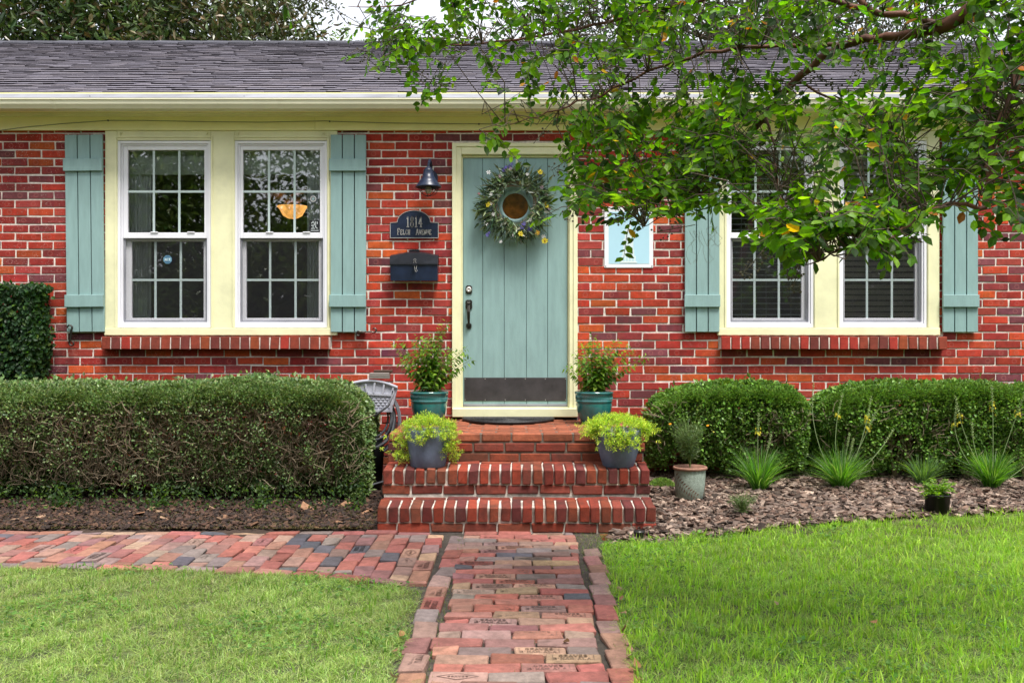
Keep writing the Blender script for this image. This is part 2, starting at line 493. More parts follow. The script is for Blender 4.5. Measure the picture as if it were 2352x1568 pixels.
# stroke letters (unit box) for plates and stamped bricks
def _arc(cx, cy, rx, ry, a0, a1, n=10): return [(cx + rx * math.cos(R(a0 + (a1 - a0) * i / n)), cy + ry * math.sin(R(a0 + (a1 - a0) * i / n))) for i in range(n + 1)]
GL = {
    '1': [[(.28, .8), (.5, 1), (.5, 0)], [(.25, 0), (.75, 0)]],
    '8': [_arc(.5, .75, .3, .25, 0, 360, 14), _arc(.5, .25, .38, .25, 0, 360, 14)],
    '4': [[(.68, 0), (.68, 1), (.08, .3), (.95, .3)], [(.48, 0), (.88, 0)]],
    'F': [[(.2, 0), (.2, 1), (.85, 1), (.85, .82)], [(.2, .52), (.68, .52)], [(.05, 0), (.4, 0)]],
    'E': [[(.85, .18), (.85, 0), (.18, 0), (.18, 1), (.82, 1), (.82, .84)], [(.18, .52), (.65, .52)]],
    'L': [[(.2, 1), (.2, 0), (.85, 0), (.85, .2)], [(.05, 1), (.38, 1)]],
    'C': [_arc(.55, .5, .42, .5, 45, 315, 12)],
    'H': [[(.15, 0), (.15, 1)], [(.85, 0), (.85, 1)], [(.15, .5), (.85, .5)], [(.02, 0), (.3, 0)], [(.7, 0), (.98, 0)], [(.02, 1), (.3, 1)], [(.7, 1), (.98, 1)]],
    'A': [[(.05, 0), (.5, 1), (.95, 0)], [(.24, .36), (.76, .36)], [(-.05, 0), (.2, 0)], [(.8, 0), (1.05, 0)]],
    'V': [[(.05, 1), (.5, 0), (.95, 1)], [(-.05, 1), (.2, 1)], [(.8, 1), (1.05, 1)]],
    'N': [[(.15, 0), (.15, 1), (.85, 0), (.85, 1)], [(.02, 0), (.28, 0)], [(.72, 1), (.98, 1)]],
    'U': [[(.15, 1), (.15, .3)] + _arc(.5, .3, .35, .3, 180, 360, 8) + [(.85, 1)], [(.02, 1), (.28, 1)], [(.72, 1), (.98, 1)]],
    'G': [_arc(.52, .5, .42, .5, 45, 330, 12) + [(.9, .45), (.6, .45)]],
    'R': [[(.15, 0), (.15, 1), (.55, 1)] + _arc(.55, .75, .3, .25, 90, -90, 8) + [(.15, .5)], [(.5, .5), (.9, 0)]],
    'S': [_arc(.5, .75, .33, .25, 30, 270, 9) + _arc(.5, .25, .36, .25, 90, -150, 9)],
    'B': [[(.15, 0), (.15, 1), (.5, 1)] + _arc(.5, .76, .3, .24, 90, -90, 8) + [(.15, .52)], [(.5, .52)] + _arc(.52, .26, .34, .26, 90, -90, 8) + [(.15, 0)]],
    'M': [[(.08, 0), (.08, 1), (.5, .3), (.92, 1), (.92, 0)]],
    'D': [[(.15, 0), (.15, 1), (.45, 1)] + _arc(.45, .5, .42, .5, 90, -90, 10) + [(.15, 0)]],
    'T': [[(.5, 0), (.5, 1)], [(.05, 1), (.95, 1)]],
    "'": [[(.3, 1), (.25, .75)]], '.': [[(.3, .0), (.35, .06)]], ' ': [],
}
def write(mb, text, c, ex, ez, hgt, wid, gap, stroke, th, col, mi=0, caps=None):
    """text centred on c, on the plane ex / ez, standing th proud"""
    ex, ez = Vector(ex), Vector(ez); n = ex.cross(ez).normalized()
    adv = []
    for i, ch in enumerate(text):
        k = (caps if caps and not (i == 0 or text[i - 1] == ' ') else 1.0)
        adv.append(((wid * k) if ch not in "'." else wid * .45, k))
    tot = sum(a for a, k in adv) + gap * (len(text) - 1); x = -tot / 2
    for ch, (a, k) in zip(text, adv):
        for line in GL.get(ch, []):
            pts = [Vector(c) + ex * (x + p[0] * a) + ez * ((p[1] * k - .5) * hgt) for p in line]
            for p, q in zip(pts, pts[1:]): mb.seg(p, q, n, stroke, th, col, mi)
        x += a + gap

# ------------------------------------------------------------------ materials
M = {
    'brick': brick_mat("red_brick", specks=.9),
    'step_brick': brick_mat("step_brick", rings=False, grime=.85, bump=.8),
    'sill_brick': brick_mat("sill_brick", rings=False, grime=.35),
    'path_brick': brick_mat("path_brick", rings=False, grime=.62, rough=.85, bump=.6),
    'mortar': mat("mortar", (.72, .65, .59), .95, .25, 30, .6, 180, dirt=.4),
    'landing_mortar': mat("landing_mortar", (.13, .105, .085), .95, .35, 14, .6, 120, dirt=.6),
    'step_mortar': mat("step_mortar", (.6, .54, .48), .95, .35, 14, .6, 120, dirt=.8),
    'cream': mat("cream_paint", (.77, .755, .49), .5, .08, 5, .1, 40, dirt=.14),
    'frieze': mat("cream_eave_light", (.9, .86, .46), .55, .06, 3, .05, 40, dirt=.08),  # yellow cast of the light under the eave put into this colour
    'gutter': mat("gutter_enamel", (.76, .74, .56), .35, .06, 2, .03, 20, dirt=.12),
    'guard': mat("gutter_guard_metal", (.21, .215, .245), .6, .25, 3, .05, 30, dirt=.3),
    'white': mat("white_vinyl", (.8, .8, .86), .4, .04, 3, .02, 30, dirt=.03),
    'muntin': mat("muntin_grey", (.5, .6, .6), .5, .05),
    'teal': mat("teal_paint", (.235, .365, .36), .5, .09, 4, .2, 40, dirt=.1, stretch=(6, 6, 1)),
    'gap': mat("dark_gap", (.012, .014, .016), .9, .1),
    'glass': glass_mat("window_glass", .16),
    'screen': sheer_mat("insect_screen", (.03, .03, .036), .13),
    'shingle': mat("asphalt_shingle", rough=.85, var=.3, scale=45, bump=.6, bscale=260, attr=True),
    'black': mat("black_metal", (.012, .014, .02), .42, .25, 30, .12, 90, metal=.3),
    'navy': mat("dark_blue_enamel", (.012, .02, .045), .35, .35, 14, .08, 60),
    'lettering': mat("raised_lettering", (.5, .48, .46), .4, .1, metal=.4),
    'bronze': mat("aged_bronze", (.05, .045, .04), .38, .4, 40, .2, 90, metal=.8),
    'kick': mat("kick_plate_metal", (.075, .07, .075), .45, .3, 7, .05, 60, metal=.5),
    'brown_glass': mat("amber_glass", (.10, .035, .006), .12, .6, 22, .12, 14, spec=.6),
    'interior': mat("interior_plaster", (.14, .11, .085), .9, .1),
    'lamp_glass': mat("lit_lamp_glass", (1.0, .46, .11), .4, .5, 9, emit=.75),
    'wood': mat("dark_wood", (.12, .06, .03), .5, .3, 8),
    'curtain': sheer_mat("sheer_curtain", (.9, .94, .96), .95),
    'blind': mat("blind_slat", (.75, .82, .76), .6, .05),
    'reflection_blind': mat("reflection_tint_slat", (.62, .54, .45), .6, .1),  # slat colour stands in for the tan reflection in the far right pane
    'white_blind': mat("white_slat", (.8, .82, .85), .6, .05),  # near-white slats, one even colour
    'soil': mat("potting_soil", (.03, .02, .014), .95, .4, 60, .8, 120),
    'bark': mat("bark_mulch", rough=.9, var=.35, scale=50, bump=.6, bscale=150, attr=True),
    'bed': mat("bed_soil", (.045, .028, .02), .95, .5, 25, .9, 60),
    'sand': mat("path_sand", (.06, .05, .04), .95, .5, 30, .7, 120),
    'ground': mat("lawn_soil", (.06, .075, .025), .95, .4, 4, .5, 40),
    'grass': leaf_mat("grass_blade", .45, .55, .3, (1.1, 1.2, .6)),
    'hedge': leaf_mat("hedge_leaf", .25, .4, .45),
    'leaf': leaf_mat("broad_leaf", .5, .45, .3, (1.8, 2.0, .35)),
    'sedum': leaf_mat("sedum_leaf", .35, .5, .4),
    'petal': leaf_mat("flower_petal", .3, .6, .3, (1, 1, 1)),
    'magnolia': leaf_mat("glossy_leaf", .15, .28, .6),
    'twig': mat("twig_bark", (.21, .165, .11), .85, .4, 40, .4, 120),
    'myrtle_twig': mat("dark_twig", (.085, .06, .045), .85, .4, 40),
    'myrtle_bark': mat("smooth_red_bark", (.13, .05, .032), .6, .6, 9, .3, 50),
    'trunk': mat("grey_bark", (.11, .09, .075), .9, .4, 12, .9, 30),
    'teal_glaze': mat("teal_glaze", (.016, .135, .13), .16, .4, 6, .04, 20, spec=.6, coat=.5),
    'blue_pot': mat("slate_blue_pot", (.11, .14, .21), .65, .3, 9, .3, 60, dirt=.15),
    'sage_pot': mat("sage_crackle_pot", (.27, .33, .28), .75, .25, 55, .7, 130),
    'terracotta': mat("terracotta", (.29, .15, .105), .75, .2, 14, .3, 60),
    'plastic': mat("black_plastic", (.012, .012, .013), .4, .2, 10),
    'resin': mat("grey_resin", (.36, .37, .43), .6, .15, 9, .1, 40),
    'hose': mat("grey_hose", (.1, .105, .12), .5, .3, 30, .2, 90),
    'rubber': mat("black_rubber", (.015, .016, .018), .6, .3, 30, .3, 60),
    'sign': mat("sign_enamel", rough=.35, var=.03, attr=True),
    'moss': mat("spanish_moss", (.32, .34, .28), .9, .2),
    'berry': mat("seed_capsule", (.055, .05, .025), .6, .4, 60),
    'attr': mat("painted_detail", rough=.5, var=.08, attr=True),
}

# ------------------------------------------------------------------ the setting: ground, bed, path bed
gmb = MB()
gmb.add([(-400, -400, -.06), (400, -400, -.06), (400, 400, -.06), (-400, 400, -.06)], [(0, 1, 2, 3)])
tag(gmb.build("ground", M['ground']), kind="structure")
def sheet(name, poly, zf, m, step=.12):
    """flat ground piece over a polygon"""
    mb = MB(); mb.add([(x, y, zf(x, y)) for x, y in poly], [tuple(range(len(poly)))])
    return mb
# planting beds: rise gently towards the wall
for nm, x0, x1, edge in (("garden_bed", -8, -.858, None), ("garden_bed", .918, 8, None)):
    mb = MB(); nx, ny = 40, 14
    xs = np.linspace(x0, x1, nx); ys = np.linspace(-2.6 if x0 > 0 else -2.2, 0.002, ny)
    vs = [(x, y, bed_z(y) - .012 + .008 * math.sin(7 * x + 3 * y) - (.04 if y < -1.95 else 0)) for y in ys for x in xs]
    mb.add(vs, [(j * nx + i, j * nx + i + 1, (j + 1) * nx + i + 1, (j + 1) * nx + i) for j in range(ny - 1) for i in range(nx - 1)])
    tag(mb.build(nm, M['bed'], smooth=True), kind="structure")
LAWN_L = [(-.47, -3.23), (-.62, -3.13), (-.78, -3.05), (-1.09, -2.92), (-1.81, -2.80), (-2.76, -2.76), (-6.5, -2.74), (-6.5, -9.5), (-.445, -9.5), (-.45, -4)]
LAWN_R = [(.56, -2.14), (.75, -2.07), (1.03, -1.97), (1.64, -1.69), (2.4, -1.47), (3.53, -1.26), (6.5, -1.05), (6.5, -9.5), (.45, -9.5), (.46, -4.4)]
for poly in (LAWN_L, LAWN_R):
    tag(sheet("lawn", poly, lambda x, y: -.012 + (.05 if (x > 1 and y > -2) else 0) * 0, M['ground']).build("lawn", M['ground']), kind="structure")
sand = MB()
sand.add([(-.53, -9.5, -.02), (.56, -9.5, -.02), (.56, -1.7, -.02), (-.53, -1.7, -.02)], [(0, 1, 2, 3)])
sand.add([(-8, -3.15, -.024), (-.53, -3.15, -.024), (-.53, -1.7, -.024), (-8, -1.7, -.024)], [(0, 1, 2, 3)])
tag(sand.build("path_bed", M['sand']), kind="structure")

# ------------------------------------------------------------------ the brick path
PC = [(.28, .098, .08), (.31, .115, .095), (.27, .135, .10), (.235, .15, .128), (.34, .215, .145), (.18, .14, .13), (.085, .082, .095), (.21, .10, .095), (.28, .165, .125)]
PW = np.array([.17, .11, .14, .14, .08, .14, .08, .1, .04])
def path_col(bias=0):
    i = rng.choice(len(PC), p=PW / PW.sum()); c = np.array(PC[i]) * 1.18 * (1 + rng.normal(0, .13)) * (1 + rng.normal(0, .04, 3))
    return tuple(np.clip(c * .9, .02, .8))
bk = Bricks(); stamps = MB()
def lay(cx, cy, lx_, ly_, yaw=0, stamp=None):
    z = rng.normal(-.03, .0022); col = path_col()
    e = (rng.normal(0, .012), rng.normal(0, .012), yaw + rng.normal(0, .02))
    bk.add((cx, cy, z), (lx_ / 2, ly_ / 2, .03), col, rng.uniform(.003, .0065), e)
    rot = Matrix.Rotation(e[2], 3, 'Z') @ Matrix.Rotation(e[1], 3, 'Y') @ Matrix.Rotation(e[0], 3, 'X')
    dk = tuple(np.array(col) * .5)
    if stamp and max(lx_, ly_) > .18:
        ex = rot @ (Vector((1, 0, 0)) if lx_ > ly_ else Vector((0, 1, 0))); ez = rot @ (Vector((0, 1, 0)) if lx_ > ly_ else Vector((-1, 0, 0)))
        n = ex.cross(ez); top = Vector((cx, cy, z)) + n * .0302
        if stamp == 'text':
            write(stamps, "GRAVES", top + ez * .017, ex, ez, .022, .014, .005, .0042, .001, dk)
            write(stamps, "B'HAM.ALA.", top - ez * .016, ex, ez, .022, .0135, .0045, .0042, .001, dk)
            for sx in (-1, 1): stamps.seg(top + ex * .079 * sx - ez * .03, top + ex * .079 * sx + ez * .03, n, .003, .001, dk)
        else:
            q = [top + ex * .075, top + ez * .032, top - ex * .075, top - ez * .032]
            for a, b in zip(q, q[1:] + q[:1]): stamps.seg(a, b, n, .0035, .001, dk)
            write(stamps, "GRAVES", top, ex, ez, .011, .009, .004, .0025, .001, dk)
y = -1.83; k = 0
while y > -9.3:
    pitch = .1
    x = -.30; x1 = .343 + .042 * min(1, max(0, (y + 4.4) / 2.4))
    wd = .205
    first = [.205, .10, .205, .15][k % 4] if k % 2 == 0 else .10
    lens = []
    xx = x + rng.normal(0, .005); ln = .205 if k % 2 == 0 else rng.uniform(.09, .11)
    while xx < x1 - .03:
        l = min(ln, x1 - xx)
        if x1 - (xx + l) < .05: l = x1 - xx
        lens.append((xx, l)); xx += l + .007; ln = .205
    for (a, l) in lens:
        r_ = rng.random(); s_ = 'text' if r_ < .36 else ('dia' if r_ < .5 else None)
        lay(a + l / 2 + .012 * math.sin(k * .5), y, l, .0945, 0, s_ if y > -5.6 else None)
    y -= pitch; k += 1
# long borders of the walk
y = -2.0
while y > -9.3:
    t = (y + 2) / -2.5
    bx = -.370
    if not (-2.95 < y < -1.9): lay(bx + rng.normal(0, .004), y, .1, .2, rng.normal(0, .03), 'text' if rng.random() < .3 else None)
    else: lay(bx + .005 + .03 * (1 - t), y, .1, .2, rng.normal(-.05, .03), 'dia' if rng.random() < .5 else None)
    bxr = .372 + .075 * max(0, 1 - t)
    if y < -2.3: lay(bxr + .03 + rng.normal(0, .006), y + .05, .092, .2, .05 + rng.normal(0, .03))
    y -= .207
# the side path to the left: bricks lengthwise in depth, front border follows the lawn
def front_y(x):
    pts = [(-8, -2.66), (-2.76, -2.68), (-1.81, -2.72), (-1.09, -2.84), (-.78, -2.97), (-.46, -3.13)]
    for (xa, ya), (xb, yb) in zip(pts, pts[1:]):
        if xa <= x <= xb: return ya + (yb - ya) * (x - xa) / (xb - xa)
    return pts[-1][1]
x = -.478; k = 0
while x > -6.5:
    yf = front_y(x) + .05
    yy = -1.86 - (0 if k % 2 else .1); first = True
    if k % 2 == 0: lay(x, -1.905, .098, .095)
    else: yy = -1.855
    if k % 2 == 0: yy = -1.96
    while yy > yf + .04:
        l = min(.205, yy - yf)
        if l < .05: break
        r_ = rng.random()
        lay(x, yy - l / 2, .098, l - .004, .02, ('text' if r_ < .12 else ('dia' if r_ < .25 else None)) if x > -3 else None)
        yy -= l + .006
    x -= .1035; k += 1
x = -.52
while x > -6.5:
    xm = x - .1; a = math.atan2(front_y(xm + .1) - front_y(xm - .1), .2)
    lay(xm, front_y(xm) - .005, .2, .09, a); x -= .215
x = -.62
while x > -6.5:
    lay(x, -1.80 + rng.normal(0, .005), .2, .09, rng.normal(0, .025)); x -= .208
po = bk.build("brick_path", M['path_brick'], jit=.003); tag(po, kind="structure")
so = stamps.build("stamped_lettering", M['attr'], po)

# ------------------------------------------------------------------ the house
house = thing("brick_house", "single-storey red brick house with cream trim, sage shutters and a teal front door", "house", (0, 0, 0))
WX0, WX1 = -7.0, 7.4
zt = Z(300)
WIN_L = (X(243), X(775), Z(770), Z(300)); WIN_R = (X(1648), X(2156), Z(770), Z(300)); DOOR = (X(1040), X(1325), .5725, Z(331))
OPEN = [WIN_L, DOOR, WIN_R]
BC = [(.36, .037, .02), (.42, .054, .02), (.29, .028, .022), (.21, .032, .03), (.49, .085, .02), (.155, .042, .05), (.33, .045, .034)]
BWT = [.24, .17, .2, .14, .08, .09, .08]
def brick_col(k=1.0):
    c = np.array(BC[rng.choice(len(BC), p=BWT)]) * (1 + rng.normal(0, .12)) * (1 + rng.normal(0, .05, 3))
    return tuple(np.clip(c * k, .01, .7))
wb = Bricks()
CZ, BL = .0679, .2146
z0 = Z(629.7); nk = int((z0 + .12) / CZ) + 1
zc = z0 - nk * CZ; kk = -nk
SILLS = [(X(241), X(761), Z(803), Z(771)), (X(1651), X(2166), Z(803), Z(771))]
while zc < 3.0:
    za, zb = zc + .0056, min(zc + CZ - .0056, 3.05)
    ph = X(1356) + (BL / 2 if kk % 2 else 0) + rng.normal(0, .004)
    i0 = int((WX0 - ph) / BL) - 1
    a = ph + i0 * BL
    while a < WX1:
        segs_ = [(max(a + .0056, WX0), min(a + BL - .0056, WX1))]
        for (ox0, ox1, oz0, oz1) in OPEN + SILLS:
            if oz0 < (za + zb) / 2 < oz1:
                new = []
                for (p, q) in segs_:
                    if q <= ox0 or p >= ox1: new.append((p, q))
                    else:
                        if p < ox0: new.append((p, ox0 - .004))
                        if q > ox1: new.append((ox1 + .004, q))
                segs_ = new
        for (p, q) in segs_:
            if q - p > .012:
                jy = float(np.clip(rng.normal(0, .0012), -.003, .002))
                wb.span(p + rng.normal(0, .0015), q, jy, .05, za + rng.normal(0, .0012), zb + rng.normal(0, .0012), brick_col(), .003)
        a += BL
    zc += CZ; kk += 1
# mortar backing with the openings left out
mo = MB(); MY0, MY1 = .0055, .2
ED = sorted({WX0, WX1, WIN_L[0], WIN_L[1], DOOR[0], DOOR[1], WIN_R[0], WIN_R[1]})
for a, b in zip(ED, ED[1:]):
    op = [o for o in OPEN if abs(o[0] - a) < 1e-6]
    if op:
        mo.box(a, b, MY0, MY1, -.15, op[0][2])
        if op[0][3] < 2.99: mo.box(a, b, MY0, MY1, op[0][3], 3.06)
    else: mo.box(a, b, MY0, MY1, -.15, 3.06)
wall = mo.build("wall", M['mortar'], house)
wb.build("brickwork", M['brick'], wall)
# end walls, rear wall, gables
rw = MB()
RIDGE_Y = 3.8
for xx in (WX0, WX1 - .2):
    rw.add([(xx, .201, -.15), (xx, 7.6, -.15), (xx, 7.6, 3.06), (xx, RIDGE_Y, 4.7), (xx, .201, 3.2),
            (xx + .2, .201, -.15), (xx + .2, 7.6, -.15), (xx + .2, 7.6, 3.06), (xx + .2, RIDGE_Y, 4.7), (xx + .2, .201, 3.2)],
           [(0, 1, 2, 3, 4), (9, 8, 7, 6, 5), (0, 5, 6, 1), (1, 6, 7, 2), (2, 7, 8, 3), (3, 8, 9, 4), (4, 9, 5, 0)])
rw.box(WX0 + .2, WX1 - .2, 7.4, 7.6, -.15, 3.06)
rw.build("rear_wall", M['sill_brick'] if False else mat("rear_brick", (.3, .04, .03), .85, .3, 12, .3), house)
# rooms behind the windows
iw = MB()
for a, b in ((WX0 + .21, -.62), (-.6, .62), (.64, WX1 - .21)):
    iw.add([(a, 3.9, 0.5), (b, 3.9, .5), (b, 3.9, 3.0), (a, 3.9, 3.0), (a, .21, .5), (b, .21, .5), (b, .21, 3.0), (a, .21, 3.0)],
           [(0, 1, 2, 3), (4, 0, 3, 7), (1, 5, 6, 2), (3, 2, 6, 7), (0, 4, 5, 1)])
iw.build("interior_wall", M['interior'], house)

# roof: deck, shingle courses, ridge cap
EY, EZ = -.16, 3.205
RZ = Z(100, RIDGE_Y)
sl = Vector((0, RIDGE_Y - EY, RZ - EZ)); SL = sl.length; sl.normalize(); sn = Vector((0, -sl.z, sl.y))
rx0, rx1 = WX0 - .3, WX1 + .3
rd_ = MB()
t = .05
rd_.add([(rx0, EY, EZ - t), (rx1, EY, EZ - t), (rx1, RIDGE_Y, RZ - t), (rx0, RIDGE_Y, RZ - t), (rx0, EY, EZ - .004), (rx1, EY, EZ - .004), (rx1, RIDGE_Y, RZ - .004), (rx0, RIDGE_Y, RZ - .004)],
        [(0, 3, 2, 1), (4, 5, 6, 7), (0, 1, 5, 4), (1, 2, 6, 5), (2, 3, 7, 6), (3, 0, 4, 7)], (.05, .05, .06))
by = 2 * RIDGE_Y - EY
rd_.add([(rx0, by, EZ - t), (rx1, by, EZ - t), (rx1, RIDGE_Y, RZ - t), (rx0, RIDGE_Y, RZ - t), (rx0, by, EZ), (rx1, by, EZ), (rx1, RIDGE_Y + .001, RZ), (rx0, RIDGE_Y + .001, RZ)],
        [(0, 1, 2, 3), (7, 6, 5, 4), (4, 5, 1, 0), (5, 6, 2, 1), (7, 4, 0, 3)], (.08, .08, .09))
roof = rd_.build("roof", M['shingle'], house)
sh = MB(); EXPO = .127; ncr = int(SL / EXPO) + 1
SHC = [(.14, .13, .158), (.125, .115, .145), (.155, .142, .168), (.108, .098, .122), (.15, .132, .15), (.13, .122, .158)]
for i in range(ncr):
    s0 = i * EXPO - .01; x = rx0 + (-.1 if i % 2 else 0)
    while x < rx1:
        wd = rng.uniform(.1, .24); th = rng.choice([.008, .0095, .011]) + rng.normal(0, .0006)
        c = np.array(SHC[rng.integers(len(SHC))]) * (1 + rng.normal(0, .05)); c = tuple(np.clip((c * .5 + np.array((.135, .122, .148)) * .5) * 1.08, .02, .6))
        sa, sb = s0 + rng.normal(0, .003), s0 + EXPO + .035
        sb = min(sb, SL + .02)
        sag = .004 * math.sin(1.9 * x) * math.sin(.8 * i) + rng.normal(0, .001)
        p = lambda xx, ss, hh: tuple(Vector((xx, EY, EZ)) + sl * ss + sn * (hh + sag))
        x2 = min(x + wd, rx1)
        # top face and lighter sides in the granule colour, the butt edge in raw black asphalt
        sh.add([p(x, sa, th + .003), p(x2 - .003, sa, th + .003), p(x2 - .003, sb, .001), p(x, sb, .001), p(x, sa, .0), p(x2 - .003, sa, .0), p(x2 - .003, sb, -.001), p(x, sb, -.001)],
               [(0, 1, 2, 3), (1, 5, 6, 2), (4, 0, 3, 7)], c)
        sh.add([p(x, sa - .0008, th + .0025), p(x2 - .003, sa - .0008, th + .0025), p(x2 - .003, sa, .0), p(x, sa, .0)], [(0, 3, 2, 1)], (.022, .02, .024))
        x += wd
sh.build("shingle_courses", M['shingle'], roof)
rc = MB(); x = rx0
while x < rx1:
    rc.add([(x, RIDGE_Y - .16, RZ - .16 * .41 + .03), (x + .31, RIDGE_Y - .16, RZ - .16 * .41 + .022), (x + .31, RIDGE_Y, RZ + .03), (x, RIDGE_Y, RZ + .036), (x + .31, RIDGE_Y + .16, RZ - .05), (x, RIDGE_Y + .16, RZ - .045),
            (x, RIDGE_Y - .16, RZ - .16 * .41 + .005), (x + .31, RIDGE_Y - .16, RZ - .16 * .41 + .005)],
           [(0, 1, 2, 3), (3, 2, 4, 5), (6, 7, 1, 0)], tuple(np.array((.055, .055, .07)) * rng.uniform(.8, 1.2)))
    x += .3
rc.build("ridge_cap", M['shingle'], roof)

# eaves: gutter with guard, soffit, moulding, frieze board
ex0, ex1 = rx0, rx1
GY = -.31
gprof = [(GY + .012, 3.128), (GY, 3.128), (GY, 3.118), (GY + .008, 3.112), (GY + .012, 3.085), (GY + .03, 3.06), (GY + .034, 3.053), (-.195, 3.050), (-.195, 3.135)]
def extrude_x(mb, prof, x0, x1, col=(.5, .5, .5), close=True):
    k = len(prof)
    vs = [(x0, y_, z_) for y_, z_ in prof] + [(x1, y_, z_) for y_, z_ in prof]
    fs = [(i, k + i, k + i + 1, i + 1) for i in range(k - 1)]
    if close: fs += [(k - 1, 2 * k - 1, k, 0), tuple(range(k)), tuple(reversed(range(k, 2 * k)))]
    mb.add(vs, fs, col)
g = MB(); extrude_x(g, gprof, ex0, ex1)
for xs_ in (X(118, -.3), X(640, -.3), X(1320, -.3), X(2000, -.3)):
    g.box(xs_, xs_ + .03, GY - .003, GY + .0, 3.1175, 3.1278)
    pr = [(GY - .003, 3.1175), (GY + .006, 3.111), (GY + .010, 3.085), (GY + .028, 3.059), (GY + .033, 3.0500), (GY + .06, 3.0485), (GY + .06, 3.07), (GY + .03, 3.09)]
    extrude_x(g, pr, xs_, xs_ + .025)
gut = g.build("gutter", M['gutter'], house)
gg = MB(); extrude_x(gg, [(GY + .002, 3.129), (GY + .002, 3.132), (-.13, 3.222), (-.13, 3.217)], ex0, ex1)
x = ex0 + .3
while x < ex1: gg.box(x, x + .004, GY + .02, GY + .03, 3.137, 3.152); x += 1.22
gg.build("gutter_guard", M['guard'], gut)
sf = MB(); sf.box(ex0, ex1, -.193, .004, 3.072, 3.09)
sf.box(ex0, ex1, -.193, -.172, 3.09, 3.2)
sf.build("soffit", M['frieze'], house)
ml = MB(); extrude_x(ml, [(-.028, 3.045), (-.042, 3.045), (-.046, 3.05), (-.05, 3.064), (-.058, 3.068), (-.058, 3.0715), (-.028, 3.0715)], ex0, ex1)
ml.build("eave_moulding", M['cream'], house)
fz = MB()
jx = [ex0, X(725), X(1690), ex1]
for a, b in zip(jx, jx[1:]): fz.box(a + .001, b - .001, -.028, -.002, zt - .003, 3.0715, ch=.0015)
fz.build("frieze_board", M['frieze'], house)

# windows
def ring(mb, x0, x1, z0, z1, wl, wr, wb_, wt, y0, y1, ch=.002, mi=0):
    mb.box(x0, x0 + wl, y0, y1, z0, z1, ch=ch, mi=mi); mb.box(x1 - wr, x1, y0, y1, z0, z1, ch=ch, mi=mi)
    mb.box(x0 + wl + .0004, x1 - wr - .0004, y0 + .0006, y1, z0, z0 + wb_, ch=ch, mi=mi); mb.box(x0 + wl + .0004, x1 - wr - .0004, y0 + .0006, y1, z1 - wt, z1, ch=ch, mi=mi)
def window(u0, u1, ug0, ug1, parent):
    """one double-hung window: frame u0..u1, glass ug0..ug1"""
    x0, x1, zb, zt_ = X(u0), X(u1), Z(752), Z(324)
    f = MB(); ring(f, x0, x1, zb, zt_, .022, .022, .03, .024, -.008, .09)
    ring(f, x0 + .024, x1 - .024, zb + .031, zt_ - .026, .012, .012, .012, .012, .004, .085)
    fr = f.build("window", M['white'], parent)
    gx0, gx1 = X(ug0), X(ug1)
    zm0, zm1 = Z(547), Z(534)
    up = MB(); ring(up, x0 + .037, x1 - .037, zm0 + .001, zt_ - .039, gx0 - x0 - .037, x1 - .037 - gx1, zm1 - zm0, zt_ - .039 - Z(344), .014, .045)
    for q in (.3, .78):
        xq = gx0 + (gx1 - gx0) * q; up.box(xq, xq + .06, .006, .013, zm1 - .002, zm1 + .008, ch=.003)
    up.build("sash", M['white'], fr)
    lo = MB(); ring(lo, x0 + .037, x1 - .037, zb + .044, zm0 - .001, gx0 - x0 - .02, x1 - .02 - gx1, .035, .02, .05, .08)
    lo.build("sash", M['white'], fr)
    for (za, zb2, yy) in ((zm1, Z(344), .03), (zb + .07, zm0 - .015, .066)):
        mt = MB(); wx = (gx1 - gx0) / 3
        for i in (1, 2): mt.box(gx0 + wx * i - .009, gx0 + wx * i + .009, yy - .0045, yy - .0008, za, zb2)
        zz = (za + zb2) / 2; mt.box(gx0, gx1, yy - .005, yy - .0004, zz - .009, zz + .009)
        mt.build("muntin_grid", M['muntin'], fr)
        pn = MB(); pn.box(gx0 - .01, gx1 + .01, yy, yy + .004, za - .01, zb2 + .01)
        pn.build("pane", M['glass'], fr)
    s = MB(); ring(s, x0 + .038, x1 - .038, zb + .044, zm0 - .002, .014, .014, .018, .008, .026, .036)
    sfm = s.build("screen_frame", M['guard'], fr)
    s2 = MB(); s2.box(x0 + .05, x1 - .05, .030, .0306, zb + .06, zm0 - .006)
    s2.build("insect_screen", M['screen'], fr)
    return fr
def casing(x0, x1, f1, f2, name="window_casing"):
    """cream boards round a pair of windows"""
    c = MB(); zb, ztop = Z(770), zt - .004
    zh = Z(323); zs = Z(753)
    c.box(x0, f1[0], -.016, .1, zs, ztop, ch=.003); c.box(f2[1], x1, -.016, .1, zs, ztop, ch=.003)
    c.box(f1[1], f2[0], -.014, .1, zs, ztop, ch=.003)
    for a, b in (f1, f2):
        c.box(a + .0004, b - .0004, -.0152, .1, zh, ztop, ch=.002)
        c.box(a - .018, a - .004, -.024, -.016, zs + .002, zh + .02, ch=.002); c.box(b + .004, b + .018, -.024, -.016, zs + .002, zh + .02, ch=.002)
        c.box(a - .0178, b + .0178, -.0245, -.0158, zh + .0202, zh + .034, ch=.002)
    c.box(x0 - .004, x1 + .002, -.026, .1, zb, zs - .001, ch=.004)
    cs = c.build(name, M['cream'], house)
    for a, b in (f1, f2):
        for xx in (a + .03, b - .03):
            h = MB(); h.box(xx - .015, xx + .015, -.022, -.0165, zh + .055, zh + .062); h.box(xx - .003, xx + .003, -.03, -.0165, zh + .04, zh + .0545); h.box(xx - .003, xx + .003, -.03, -.0222, zh + .0546, zh + .062)
            h.build("hook", M['cream'], cs)
F1, F2 = (X(271), X(485)), (X(540), X(752)); F3, F4 = (X(1668), X(1868)), (X(1927), X(2128))
